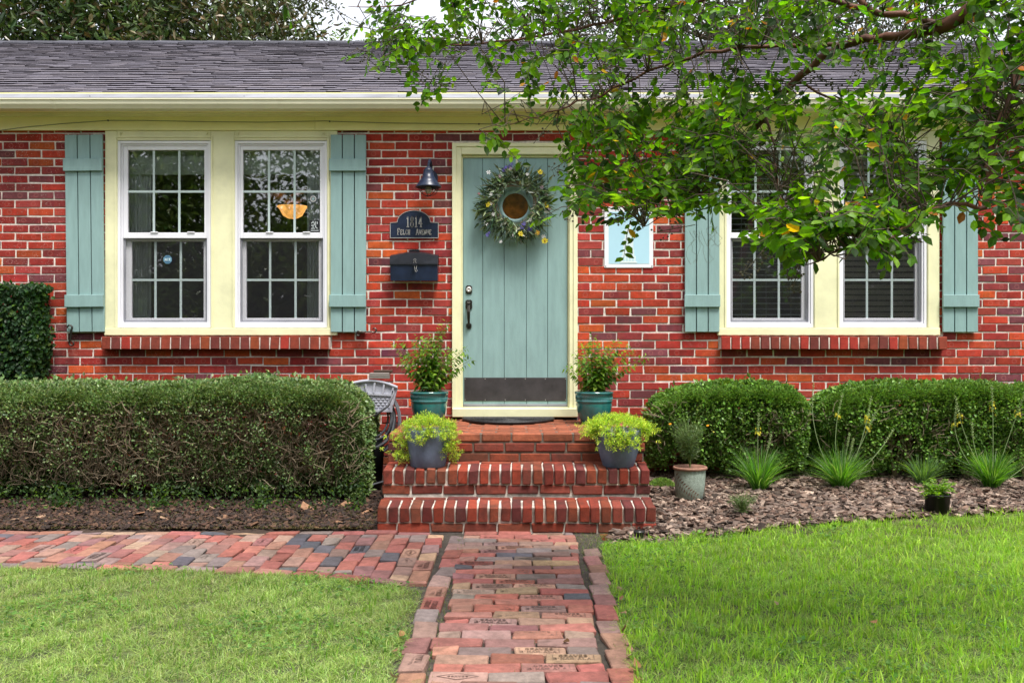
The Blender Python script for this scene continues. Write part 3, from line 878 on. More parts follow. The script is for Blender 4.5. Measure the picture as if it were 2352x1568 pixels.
casing(WIN_L[0], WIN_L[1], F1, F2); casing(WIN_R[0], WIN_R[1], F3, F4)
window(271, 485, 292, 468, house); window(540, 752, 557, 734, house)
window(1668, 1868, 1681, 1850, house); window(1927, 2128, 1940, 2113, house)
# rowlock sills
for (a, b) in ((X(241), X(761)), (X(1651), X(2166))):
    s = Bricks(); n = 23 if b - a < 1.87 else 23; pitch = (b - a) / n; zz0, zz1 = Z(803, -.08), Z(773, -.05)
    for i in range(n):
        c = np.array([(.22, .04, .022), (.17, .035, .022), (.26, .055, .02), (.14, .03, .024), (.3, .03, .02)][rng.integers(5)]) * rng.uniform(.85, 1.15)
        s.span(a + i * pitch + .0055, a + (i + 1) * pitch - .0055, -.088 + rng.normal(0, .002), .03, zz0 + rng.normal(0, .0012), zz1 + rng.normal(0, .002), tuple(c), .005, (-.06, rng.normal(0, .01), 0))
    sb = MB(); sb.box(a + .003, b - .003, -.076, .0055, zz0 + .006, zz1 - .006)
    so_ = s.build("window_sill", M['sill_brick'], house); sb.build("mortar", M['mortar'], so_)

# shutters
def shutter(u0, u1, vb0=365, vb1=393, vl0=677, vl1=705, tilt=0.0):
    x0, x1, z0_, z1_ = X(u0, -.03), X(u1, -.03), Z(762, -.03), Z(310, -.03)
    s = MB(); w3 = (x1 - x0 - .016) / 3
    for i in range(3):
        a = x0 + i * (w3 + .008)
        s.box(a, a + w3, -.042, -.02, z0_ + rng.normal(0, .001), z1_ + rng.normal(0, .001), ch=.002)
    s.box(x0 + .01, x1 - .01, -.019, -.012, z0_ + .03, z1_ - .03, mi=1)
    sh_ = s.build("shutter", [M['teal'], M['gap']], house)
    for v0, v1 in ((vb0, vb1), (vl0, vl1)):
        b = MB(); b.box(x0 - .008, x1 + .002, -.064, -.0425, Z(v1, -.05), Z(v0, -.05), ch=.0025); b.build("batten", M['teal'], sh_)
    cx = (x0 + x1) / 2
    if tilt:
        T = Matrix.Translation((cx, 0, z1_)) @ Matrix.Rotation(tilt, 4, 'Y') @ Matrix.Translation((-cx, 0, -z1_))
        for o in [sh_] + list(sh_.children): o.data.transform(T)
shutter(150, 236, tilt=-.011); shutter(760, 841); shutter(1573, 1652); shutter(2165, 2245)
def scroll(pts, name="shutter_dog"):
    mb = MB(); mb.tube(pts, [.004 + .004 * math.sin(math.pi * i / (len(pts) - 1)) for i in range(len(pts))], 6); mb.build(name, M['bronze'], house)
def s_curve(c, L_, r, ang):
    pts = []
    for i in range(10): a = R(200 - 230 * i / 9 * 1.2); q = r * (.35 + .65 * i / 9); pts.append((-L_ / 2 + r + q * math.cos(a) * -1, r * .2 + q * math.sin(a)))
    pts = [(-L_ / 2 + r * (.4 + .6 * i / 9) * math.cos(R(330 - 300 * i / 9)), r * (.4 + .6 * i / 9) * math.sin(R(330 - 300 * i / 9))) for i in range(10)]
    p2 = [(-x_, -z_) for x_, z_ in reversed(pts)]
    allp = pts + p2; ca, sa = math.cos(ang), math.sin(ang)
    return [(c.x + x_ * ca - z_ * sa, c.y - .012, c.z + x_ * sa + z_ * ca) for x_, z_ in allp]
scroll(s_curve(P(164, 770, -.05), .13, .026, R(100))); scroll(s_curve(P(842, 762, -.05), .13, .024, R(15)))

# door
dfm = MB()
xo0, xo1 = DOOR[0], DOOR[1]; xl0, xl1 = X(1063), X(1304); zl0, zl1 = Z(934), Z(362)
zo1 = DOOR[3]
dfm.box(xo0, xl0 - .012, -.02, .1, .6, zo1, ch=.004); dfm.box(xl1 + .012, xo1, -.02, .1, .6, zo1, ch=.004)
dfm.box(xl0 - .0116, xl1 + .0116, -.0196, .1, zl1 + .022, zo1, ch=.004)
dfm.box(xl0 - .0118, xl0 - .001, .01, .1, .61, zl1 + .02, ch=.002); dfm.box(xl1 + .001, xl1 + .0118, .01, .1, .61, zl1 + .02, ch=.002)
dfm.box(xl0 - .0008, xl1 + .0008, .012, .1, zl1 + .002, zl1 + .0216, ch=.002)
dfm.box(xo0 - .004, xo0 + .03, -.03, -.0202, .6, zo1 + .004, ch=.003); dfm.box(xo1 - .03, xo1 + .004, -.03, -.0202, .6, zo1 + .004, ch=.003)
dfm.box(xo0 + .0304, xo1 - .0304, -.0304, -.0202, zo1 - .026, zo1 + .0044, ch=.003)
dfm.build("door_frame", M['cream'], house)
th_ = MB(); th_.box(xo0 - .002, xo1 + .002, -.07, .1, Z(958, -.07), Z(937, -.05), ch=.006); th_.box(xl0, xl1, -.01, .0995, Z(937, -.05) + .001, zl0 - .002, ch=.003)
th_.build("threshold", M['cream'], house)
th2 = MB(); th2.box(xo0 - .001, xo1 + .001, -.03, .1, .5, Z(958, -.07) - .001); th2.build("threshold_shadow", M['gap'], house)  # near-black box paints the shadow under the threshold
dl = MB(); gu = [1063, 1108.5, 1158, 1209, 1258, 1304]
for a, b in zip(gu, gu[1:]): dl.box(X(a) + .0015, X(b) - .0015, .022, .06, zl0, zl1, ch=.0025)
dl.box(xl0 + .003, xl1 - .003, .03, .0595, zl0 + .002, zl1 - .002, mi=1)
door = dl.build("door", [M['teal'], M['gap']], house)
door["label"] = "teal plank front door with a round window"
k_ = MB(); k_.box(X(1066), X(1301), .0185, .0215, Z(921), Z(867), ch=.001)
for i in range(6):
    for zz in (Z(918), Z(870)):
        xx = X(1068) + i * (X(1299) - X(1068)) / 5; k_.box(xx - .003, xx + .003, .016, .0186, zz - .003, zz + .003, ch=.0012, mi=1)
k_.build("kick_plate", [M['kick'], M['lettering']], door)
sw = MB(); sw.box(xl0 + .002, xl1 - .002, .014, .0215, zl0 + .002, zl0 + .022, ch=.002); sw.build("door_sweep", M['guard'], door)
pc = P(1183.5, 474, .02)
def yring(mb, c, r0, r1, y0, y1, n=40, mi=0):
    vs = []
    for i in range(n):
        q = 2 * math.pi * i / n; cq, sq = math.cos(q), math.sin(q)
        vs += [(c.x + r0 * cq, y0 + .004, c.z + r0 * sq), (c.x + (r0 + r1) / 2 * cq, y0, c.z + (r0 + r1) / 2 * sq), (c.x + r1 * cq, y0 + .004, c.z + r1 * sq), (c.x + r1 * cq, y1, c.z + r1 * sq), (c.x + r0 * cq, y1, c.z + r0 * sq)]
    fs = []
    for i in range(n):
        j = (i + 1) % n
        for a in range(5): b = (a + 1) % 5; fs.append((i * 5 + a, i * 5 + b, j * 5 + b, j * 5 + a))
    mb.add(vs, fs, mi=mi)
pr_ = MB(); yring(pr_, pc, .106, .135, .008, .0215); pr_.build("porthole_ring", M['teal'], door)
pg_ = MB(); pg_.prism([(pc.x + .107 * math.cos(2 * math.pi * i / 36), pc.z + .107 * math.sin(2 * math.pi * i / 36)) for i in range(36)], .013, .0212)
pg_.build("porthole_glass", M['brown_glass'], door)
lk = MB(); c = P(1077, 665, .02)
lk.box(c.x - .026, c.x + .026, .012, .0215, c.z - .026, c.z + .026, ch=.003); lk.box(c.x - .019, c.x + .019, .0125, .0215, c.z - .034, c.z + .034, ch=.003)
yring(lk, c, .004, .022, .004, .012, 20, 1); lk.build("deadbolt", [M['bronze'], M['lettering']], door)
hd = MB(); ca, cb_ = P(1077, 700, .02), P(1077, 748, .02)
hd.box(ca.x - .027, ca.x + .027, .012, .0215, ca.z - .03, ca.z + .035, ch=.004); hd.box(ca.x - .02, ca.x + .02, .0125, .0215, ca.z - .038, ca.z + .042, ch=.004)
hd.box(cb_.x - .022, cb_.x + .022, .012, .0215, cb_.z - .016, cb_.z + .016, ch=.004); hd.box(cb_.x - .014, cb_.x + .014, .0125, .0215, cb_.z - .026, cb_.z + .024, ch=.004)
hd.tube([(ca.x, .012, ca.z), (ca.x, -.03, ca.z - .01), (ca.x, -.045, ca.z - .06), (ca.x, -.035, (ca.z + cb_.z) / 2 - .03), (cb_.x, -.012, cb_.z + .02), (cb_.x, .012, cb_.z)], [.012, .012, .014, .012, .009, .01], 8)
hd.obox((ca.x, -.028, ca.z + .018), (1, 0, 0), (0, .95, .3), (0, -.3, .95), (.014, .02, .005), ch=.003)
hd.build("handle", M['bronze'], door)

# ------------------------------------------------------------------ things hung on the house
# cable stapled along the frieze board
cb = MB(); pts = []
for u, v in ((-40, 305), (60, 292), (150, 284), (248, 277), (330, 277), (480, 280), (600, 281), (750, 278), (765, 279), (900, 283), (1100, 285), (1300, 284)):
    p = P(u, v, -.034); pts.append(p)
cb.tube(pts, .0022, 5)
for u, v in ((248, 277), (757, 279), (1100, 285)): p = P(u, v, -.036); cb.box(p.x - .006, p.x + .006, -.04, -.0285, p.z - .006, p.z + .006, ch=.002)
tag(cb.build("cable", M['hose'], loc=tuple(P(640, 280, -.034))), "thin sagging wire stapled along the frieze board under the eave", "cable")

# lamp
lc = P(984, 431, -.17)
lamp = thing("wall_lamp", "blue-black barn style wall lantern with a wire cage left of the door", "lamp", (lc.x, 0, lc.z))
s = MB(); s.lathe([(.1, 0), (.104, .003), (.102, .01), (.078, .042), (.054, .076), (.055, .082), (.047, .086), (.043, .115), (.038, .135), (.04, .141), (.03, .147), (.024, .16), (.012, .168), (.002, .17)], lc, 36)
s.lathe([(.002, .15), (.038, .09), (.08, .02), (.097, .001)], lc, 36)
s.build("lamp_shade", M['navy'], lamp, smooth=True)
a_ = MB(); a_.tube([(lc.x, lc.y, lc.z + .16), (lc.x + .004, lc.y, lc.z + .2), (lc.x + .008, lc.y + .03, lc.z + .225), (lc.x + .012, lc.y + .08, lc.z + .215), (lc.x + .014, -.01, lc.z + .14)], .011, 8)
a_.prism([(lc.x + .014 + .05 * math.cos(2 * math.pi * i / 20), lc.z + .1 + .065 * math.sin(2 * math.pi * i / 20)) for i in range(20)], -.018, -.001)
a_.build("bracket", M['navy'], lamp)
cg = MB()
for k in range(3):
    a = R(20 + 60 * k)
    cg.tube([(lc.x + .08 * math.cos(q) * math.cos(a), lc.y + .08 * math.cos(q) * math.sin(a), lc.z - .068 * math.sin(q)) for q in [R(180 * i / 12) for i in range(13)]], .0026, 5)
cg.tube([(lc.x + .075 * math.cos(R(i * 15)), lc.y + .075 * math.sin(R(i * 15)), lc.z - .022) for i in range(24)], .0022, 5, closed=True)
cg.build("wire_cage", M['black'], lamp)
bb = MB(); bb.lathe([(.004, -.05), (.022, -.042), (.03, -.026), (.026, -.005), (.015, .01)], lc, 16); bb.build("bulb", mat("clear_bulb", (.5, .42, .36), .2, .1), lamp, smooth=True)

# address plaque
pl = thing("address_plaque", "arched navy house number plaque with silver letters and rim", "plaque", tuple(P(952, 530)))
ol = [(X(897), Z(547)), (X(1007), Z(547)), (X(1007), Z(512)), (X(989), Z(511))] + [(X(951) + (X(989) - X(951)) * math.cos(q), Z(511) + (Z(484) - Z(511)) * math.sin(q)) for q in [R(12 + 156 * i / 18) for i in range(19)]] + [(X(913), Z(511)), (X(897), Z(512))]
b_ = MB(); b_.prism(ol, -.014, -.001); b_.build("plate", M['navy'], pl)
rm = MB()
for p, q in zip(ol, ol[1:] + ol[:1]): rm.seg((p[0], -.0155, p[1]), (q[0], -.0155, q[1]), (0, -1, 0), .0045, .004)
rm.build("rim", M['lettering'], pl)
lt = MB(); write(lt, "1814", (X(951.5), -.0155, Z(510)), (1, 0, 0), (0, 0, 1), .083, .029, .005, .0075, .003, (.7, .7, .7))
write(lt, "FELCH  AVENUE", (X(952), -.0155, Z(532.5)), (1, 0, 0), (0, 0, 1), .05, .0215, .0035, .005, .003, (.7, .7, .7), caps=.8)
lt.build("lettering", M['lettering'], pl)

# mailbox
mbx = thing("mailbox", "dented dark blue wall mailbox held shut with a binder clip", "mailbox", tuple(P(951, 645)))
x0, x1 = X(897, -.1), X(1005, -.1); zb_, zm_, zt_ = Z(645, -.1), Z(607, -.1), Z(584, -.1)
b_ = MB(); k = 4
prof = [(-.001, zb_ + .01), (-.105, zb_), (-.118, zm_), (-.001, zm_ + .01)]
extrude_x(b_, prof, x0, x1); b_.build("box", M['navy'], mbx)
l_ = MB()
cxs = [x0 - .004, x0 + (x1 - x0) * .3, (x0 + x1) / 2, x0 + (x1 - x0) * .7, x1 + .004]; tops = [0, .022, .03, .022, 0]
vs = []
for x_, dz in zip(cxs, tops): vs += [(x_, -.125, zm_ - .004), (x_, -.124, zm_ + .008), (x_, -.113, zt_ - .016 + dz), (x_, -.02, zt_ + .002 + dz), (x_, -.002, zt_ + dz), (x_, -.002, zm_ - .002)]
fs = [(i * 6 + a, (i + 1) * 6 + a, (i + 1) * 6 + (a + 1) % 6, i * 6 + (a + 1) % 6) for i in range(4) for a in range(6)] + [tuple(reversed(range(6))), tuple(range(24, 30))]
l_.add(vs, fs); l_.box((x0 + x1) / 2 - .045, (x0 + x1) / 2 + .035, -.016, -.001, zt_ + .02, zt_ + .046, ch=.004); l_.build("lid", M['black'], mbx)
cl = MB(); cx = X(954, -.1)
cl.obox((cx, -.135, zm_ - .004), (1, 0, 0), (0, 1, 0), (0, 0, 1), (.018, .011, .011), ch=.003)
for sg, h_ in ((1, .035), (-1, -.05)):
    z_ = zm_ + (.006 if sg > 0 else -.012); o_ = .006 * (sg < 0)
    cl.tube([(cx - .01 + o_, -.139, z_), (cx - .005 + o_, -.142, z_ + h_ * .55), (cx - .010 + o_ * 2, -.142, z_ + h_ * .85), (cx + o_ * 2, -.142, z_ + h_), (cx + .010 + o_ * 2, -.142, z_ + h_ * .85), (cx + .005 + o_, -.142, z_ + h_ * .55), (cx + .01 + o_, -.139, z_)], .0016, 5, mi=1)
cl.build("binder_clip", [M['black'], M['lettering']], mbx)

# enamel sign between door and right window
sg = thing("wall_sign", "white metal sign with a pale blue field and building picture, partly behind leaves", "sign", tuple(P(1444, 615)))
x0, x1, z0_, z1_ = X(1388), X(1500), Z(615), Z(475)
b_ = MB(); b_.box(x0, x1, -.008, -.001, z0_, z1_, (.78, .8, .84), ch=.002); b_.build("plate", M['sign'], sg)
b_ = MB(); b_.box(X(1398), X(1491), -.0092, -.0082, Z(606), Z(487), (.42, .66, .78)); pnl = b_.build("blue_field", M['sign'], sg)
b_ = MB(); pal = (.62, .74, .76)
cx = X(1443)
for (wd, va, vb) in ((26, 603, 588), (19, 588, 573), (15, 573, 548), (9, 548, 530), (5, 530, 515)): b_.box(X(1443 - wd / 2 - 4), X(1443 + wd / 2 + 4), -.0102, -.0093, Z(va) + .0003, Z(vb), pal)
b_.box(X(1424), X(1463), -.0112, -.0103, Z(604), Z(601), (.7, .78, .78))
for i in range(4): b_.box(X(1431 + i * 7), X(1434 + i * 7), -.0112, -.0103, Z(600), Z(590), (.45, .66, .74))
b_.build("building_picture", M['sign'], sg)
for u in (1391, 1497):
    for v in (478.5, 611.5): b_ = MB(); p = P(u, v); b_.box(p.x - .004, p.x + .004, -.0112, -.0082, p.z - .004, p.z + .004, (.1, .1, .1), ch=.0015); b_.build("screw", M['attr'], sg)

# stickers on the panes
st = MB(); c = P(385, 596, .024)
st.prism([(c.x + .037 * math.cos(R(22.5 + 45 * i)), c.z + .037 * math.sin(R(22.5 + 45 * i))) for i in range(8)], .0235, .025, (.10, .22, .32))
st.prism([(c.x + .031 * math.cos(R(22.5 + 45 * i)), c.z + .031 * math.sin(R(22.5 + 45 * i))) for i in range(8)], .0228, .0234, (.05, .13, .22))
st.box(c.x - .03, c.x + .03, .0221, .0227, c.z - .013, c.z + .013, (.16, .32, .42))
write(st, "ADT", (c.x, .022, c.z), (1, 0, 0), (0, 0, 1), .018, .013, .003, .0035, .0008, (.75, .82, .85))
tag(st.build("window_sticker", M['attr'], loc=tuple(c)), "blue octagonal alarm sticker on the lower sash glass", "sticker")
st = MB(); c = P(719.5, 457, .028)
st.prism([(c.x + .034 * math.cos(R(12 * i)), c.z + .034 * math.sin(R(12 * i))) for i in range(30)], .0262, .0275, (.05, .07, .08))
yring(st, c, .017, .026, .0245, .026, 30, 0); 
st.prism([(c.x + .012 * math.cos(R(12 * i)), c.z + .012 * math.sin(R(12 * i))) for i in range(30)], .0248, .0261, (.3, .4, .42))
tag(st.build("window_sticker", M['attr'], loc=tuple(c)), "round ringed decal on the upper sash glass beside the curtain", "sticker")
st = MB(); x0, x1, z0_, z1_ = X(709), X(733.5), Z(532), Z(505)
st.box(x0, x1, .0262, .0275, z0_, z1_, (.012, .013, .016))
q = (.55, .6, .62)
for a, b in (((.2, .75), (.45, .9)), ((.3, .9), (.55, .6)), ((.2, .55), (.6, .6)), ((.6, .9), (.6, .45)), ((.35, .55), (.35, .3)), ((.55, .45), (.75, .3)), ((.2, .3), (.5, .3)), ((.75, .85), (.75, .7)), ((.4, .75), (.6, .75))):
    st.seg((x0 + (x1 - x0) * a[0], .0258, z0_ + (z1_ - z0_) * a[1]), (x0 + (x1 - x0) * b[0], .0258, z0_ + (z1_ - z0_) * b[1]), (0, -1, 0), .006, .001, q)
for i in range(7): st.box(x0 + .012 + i * .0095, x0 + .018 + i * .0095, .0254, .0261, z0_ + .008, z0_ + .016, q)
tag(st.build("window_sticker", M['attr'], loc=(x0, .027, z0_)), "black square sticker with white marks in the lower corner of the upper glass", "sticker")

# behind the glass: raised blinds, curtains, fan lamp
def curtain(x0, x1, z0_, z1_, y, label):
    n = 40; vs = []
    for i in range(n + 1):
        x = x0 + (x1 - x0) * i / n; d = .016 * math.sin(i * 1.25) + .006 * math.sin(i * .53)
        vs += [(x, y + d, z0_), (x + .006 * math.sin(i), y + d * .7, z1_)]
    m = MB(); m.add(vs, [(2 * i, 2 * i + 2, 2 * i + 3, 2 * i + 1) for i in range(n)])
    tag(m.build("curtain", M['curtain'], loc=((x0 + x1) / 2, y, z1_), smooth=True), label, "curtain", "sheer curtains")
curtain(X(284), X(352, .16), Z(745), Z(340), .115, "pale sheer curtain in the leftmost window")
curtain(X(708, .16), X(745), Z(745), Z(340), .115, "pale sheer curtain beside the round decal in the window with the lamp")
def blind(x0, x1, zs, tilt, depth, y, label, m, cords=True):
    t = thing("window_blind", label, "blind", ((x0 + x1) / 2, y, max(zs)), "window blinds")
    h = MB(); h.box(x0, x1, y - .02, y + .02, max(zs) + .012, max(zs) + .045, ch=.003); h.build("head_rail", m, t)
    s = MB(); ct, stt = math.cos(tilt), math.sin(tilt)
    for z in zs: s.obox(((x0 + x1) / 2, y, z), (1, 0, 0), (0, ct, stt), (0, -stt, ct), ((x1 - x0) / 2, depth / 2, .0012))
    s.build("slats", m, t)
    if cords:
        for q in (.18, .5, .82): c_ = MB(); xx = x0 + (x1 - x0) * q; c_.tube([(xx, y - depth / 2 - .002, min(zs)), (xx, y - depth / 2 - .002, max(zs))], .0012, 4); c_.build("lift_cord", m, t)
blind(X(288), X(474), [Z(393) + .0075 * i for i in range(23)], 1.15, .03, .1, "blind gathered at the top of the leftmost window", M['blind'])
blind(X(553), X(740), [Z(393) + .0075 * i for i in range(23)], 1.15, .03, .1, "blind gathered at the top of the window with the lamp", M['blind'])
blind(X(1676), X(1856), [Z(748) + .047 * i for i in range(30)], .24, .045, .112, "lowered blind with open slats right of the shutter near the sign", M['white_blind'])
blind(X(1935), X(2118), [Z(748) + .047 * i for i in range(30)], .8, .047, .112, "lowered blind in the rightmost window, tinted like a tan reflection in the pane", M['reflection_blind'])
fc = P(672, 475, 1.3)
fan = thing("ceiling_fan_lamp", "amber glass lamp glowing under fan blades inside the window", "lamp", tuple(fc))
b_ = MB(); b_.lathe([(.004, -.115), (.05, -.108), (.09, -.085), (.11, -.05), (.125, -.02), (.15, .0), (.145, .004), (.118, -.012), (.1, -.04), (.02, -.09)], fc, 28); b_.build("lamp_bowl", M['lamp_glass'], fan, smooth=True)
b_ = MB(); b_.lathe([(.06, .03), (.09, .05), (.09, .12), (.05, .15), (.015, .16), (.015, .75)], fc, 20); b_.build("motor", M['wood'], fan, smooth=True)
for k in range(5):
    a = R(72 * k + 10); b_ = MB(); ex = Vector((math.cos(a), math.sin(a), 0)); ey = Vector((-math.sin(a), math.cos(a), .2)).normalized()
    b_.obox(Vector(fc) + ex * .38 + Vector((0, 0, .1)), ex, ey, ex.cross(ey), (.28, .065, .004), ch=.002); b_.build("blade", M['wood'], fan)

# wreath
wc = P(1184, 470, -.02); 
wr = thing("door_wreath", "round door wreath of grey-green leaves with yellow, white and violet flowers", "wreath", tuple(wc))
tw = MB()
for k in range(16):
    r0 = rng.uniform(.155, .2); ph = rng.random() * 6.28; a1 = rng.uniform(2.5, 6.2)
    tw.tube([(wc.x + (r0 + .012 * math.sin(3 * q + k)) * math.cos(q), wc.y - .02 + .018 * math.sin(2 * q + k * 2), wc.z + (r0 + .012 * math.sin(3 * q + k)) * math.sin(q)) for q in np.linspace(ph, ph + a1, 22)], rng.uniform(.0025, .005), 5)
tw.build("twig_ring", M['twig'], wr)
n = 1250; q = rng.random(n) * 2 * math.pi; r = rng.normal(.212, .042, n); r = np.clip(r, .15, .33)
r += .02 * np.sin(4 * q + .7)
Pn = np.stack([wc.x + r * np.cos(q), wc.y - .03 - np.abs(rng.normal(0, .03, n)), wc.z + r * np.sin(q)], 1)
D = np.stack([np.cos(q + rng.normal(.3, .8, n)), rng.normal(-.25, .35, n), np.sin(q + rng.normal(.3, .8, n))], 1); D[:, 2] -= .2
Nn = np.stack([rng.normal(0, .5, n), -np.ones(n), rng.normal(0, .5, n)], 1)
Ln = rng.uniform(.03, .075, n); 
leaves("wreath_foliage", Pn, D, Nn, Ln, Ln * rng.uniform(.14, .4, n), palette(n, [(.13, .2, .10), (.09, .15, .06), (.22, .28, .2), (.07, .12, .07), (.17, .22, .09)], .28), LANCE, M['hedge'], wr)
n = 260; q = rng.random(n) * 2 * math.pi
Pn = np.stack([wc.x + .2 * np.cos(q), wc.y - .05 + rng.normal(0, .02, n), wc.z + .2 * np.sin(q)], 1)
D = np.stack([np.cos(q + rng.normal(0, .7, n)), rng.normal(-.2, .2, n), np.sin(q + rng.normal(0, .7, n)) - .15], 1)
Ln = rng.uniform(.08, .2, n)
leaves("wreath_sprigs", Pn, D, np.tile([0, -1., .2], (n, 1)), Ln, Ln * .035, palette(n, [(.12, .2, .16), (.1, .14, .1), (.2, .26, .22)], .2), DIAM, M['hedge'], wr)
def flower(mb, c, r, col, ctr, petals=9, n_dir=(0, -1, 0.1)):
    nd = Vector(n_dir).normalized(); a = nd.orthogonal().normalized(); b = nd.cross(a)
    for i in range(petals):
        q = 2 * math.pi * i / petals + random.random() * .2; d = a * math.cos(q) + b * math.sin(q); s_ = nd.cross(d); rr = r * random.uniform(.85, 1.1)
        c0 = Vector(c); mb.add([c0, c0 + d * rr * .6 + s_ * rr * .24 + nd * rr * .12, c0 + d * rr + nd * rr * .05, c0 + d * rr * .6 - s_ * rr * .24 + nd * rr * .12], [(0, 1, 2, 3)], tuple(np.clip(np.array(col) * random.uniform(.85, 1.1), 0, 1)))
    if ctr:
        c0 = Vector(c) + nd * r * .12
        mb.add([c0 + (a * math.cos(R(60 * i)) + b * math.sin(R(60 * i))) * r * .25 for i in range(6)] + [c0 + nd * r * .2], [(i, (i + 1) % 6, 6) for i in range(6)], ctr)
YE, WH, VI, PK, OR = (.75, .62, .04), (.7, .68, .68), (.13, .1, .42), (.65, .45, .55), (.9, .5, .08)
for (u, v, r, c_, ct) in ((1254, 471, .038, YE, (.4, .2, .02)), (1240, 395, .034, YE, (.5, .35, .05)), (1251, 553, .04, YE, (.4, .2, .02)), (1234, 545 - 10, .03, OR, YE), (1196, 555 - 18, .034, YE, (.45, .3, .03)), (1113 + 8, 470, .03, YE, (.4, .25, .03)),
                         (1122, 396, .028, WH, None), (1128, 478 - 10, .02, WH, None), (1116, 513, .028, WH, None), (1133, 520 - 28, .022, WH, None), (1244, 430, .026, PK, None), (1255, 447, .022, PK, None), (1248, 543, .026, WH, None),
                         (1218, 505, .024, WH, None), (1150, 555, .02, WH, None), (1200, 520, .035, VI, None), (1215, 528, .035, VI, None), (1158, 390, .03, VI, None), (1172, 383, .028, VI, None), (1240, 405, .025, VI, None), (1120, 540, .025, VI, None),
                         (1173, 388, .022, PK, None), (1211, 400, .022, WH, None), (1148, 405, .024, PK, None), (1128, 445, .022, WH, None), (1100, 445, .016, (.3, .1, .12), None), (1180, 540, .022, WH, None), (1262, 480, .02, PK, None)):
    m_ = MB(); r *= .8; flower(m_, P(u, v, -.105 if c_ != VI else -.095), r, c_, ct, 9 if ct else 6, (random.uniform(-.4, .4), -1, random.uniform(-.3, .5)))
    if c_ == VI: flower(m_, P(u + 4, v - 6, -.1), r * .7, c_, None, 6)
    m_.build("flower", M['petal'], wr)
hg = MB(); hp = P(1187, 372, .015); hg.box(hp.x - .008, hp.x + .008, .0195, .0215, Z(425), Z(362), ch=.0005); hg.box(hp.x - .008, hp.x + .008, -.01, .0192, Z(425), Z(422)); hg.build("hanger", M['gutter'], wr)

# ------------------------------------------------------------------ brick steps
steps = thing("brick_steps", "three weathered red brick steps leading up to the front door", "steps", (.03, -.9, 0))
SX0, SX1 = -.862, .922
STC = [(.2, .045, .03), (.18, .034, .024), (.22, .04, .025), (.15, .03, .025), (.23, .055, .028), (.12, .03, .028), (.2, .06, .034), (.26, .045, .024)]
def st_col(k=1.0): return tuple(np.clip(np.array(STC[rng.integers(len(STC))]) * rng.uniform(.8, 1.2) * k, .01, .6))
def stretcher_course(b, y, z0_, z1_, off, x0=SX0, x1=SX1, depth=.09):
    x = x0 - off
    while x < x1:
        a, c_ = max(x + .006, x0), min(x + .2085, x1)
        if c_ - a > .02: b.span(a, c_, y + float(np.clip(rng.normal(0, .002), -.004, .003)), y + depth, z0_ + .006, z1_ - .006, st_col(), .006)
        x += .2145
def side_courses(b, y0, y1, z0_, z1_):
    """bricks on the two flanks"""
    for sx in (0, 1):
        z = z0_; k = 0
        while z < z1_ - .03:
            zz = min(z + .0679, z1_); y = y0 - (.107 if k % 2 else 0)
            while y < y1:
                a, c_ = max(y + .006, y0), min(y + .2085, y1)
                if c_ - a > .02:
                    if sx == 0: b.span(SX0 - .001, SX0 + .08, a, c_, z + .006, zz - .006, st_col(), .005)
                    else: b.span(SX1 - .08, SX1 + .001, a, c_, z + .006, zz - .006, st_col(), .005)
                y += .2145
            z = zz; k += 1
def rowlock(b, yf, zt_, x0, x1, pitch=.0715, depth=.2):
    n = round((x1 - x0) / pitch); pt = (x1 - x0) / n
    for i in range(n):
        b.span(x0 + i * pt + .0058, x0 + (i + 1) * pt - .0058, yf + rng.normal(0, .003), yf + depth, zt_ - .098 + .009 + rng.normal(0, .002), zt_ + .009 + rng.normal(0, .002), st_col(1.1), .006, (.095, rng.normal(0, .006), rng.normal(0, .008)))
# landing
LZ, LY = .5725, -1.22
b = Bricks()
zz = [LZ - .062 - .0705 * i for i in range(4)]
for i in range(2): stretcher_course(b, LY, zz[i + 1], zz[i], .05 + .107 * i)
x = SX0
while x < SX1 - .03:                                   # a course of headers at the foot
    b.span(x + .006, min(x + .1015, SX1), LY + .002, LY + .1, .375, zz[2] - .006, st_col(), .006); x += .1075
row = 0; y = LY
while y < -.02:                                        # paved top
    x = SX0 - (.107 if row % 2 else 0)
    while x < SX1:
        a, c_ = max(x + .006, SX0), min(x + .2085, SX1)
        if c_ - a > .03: b.span(a, c_, y + (.0 if row == 0 else .006), min(y + .1, -.003), LZ - .058, LZ + rng.normal(0, .0015), tuple(np.array((.33, .10, .052)) * rng.uniform(.65, 1.15)), .008)
        x += .2145
    y += .1055; row += 1
side_courses(b, LY + .09, 0, .02, LZ - .06)
lo_ = b.build("landing", M['step_brick'], steps)
m_ = MB(); m_.box(SX0 + .008, SX1 - .008, LY + .008, -.0015, -.1, LZ - .006); m_.build("mortar", M['landing_mortar'], lo_)
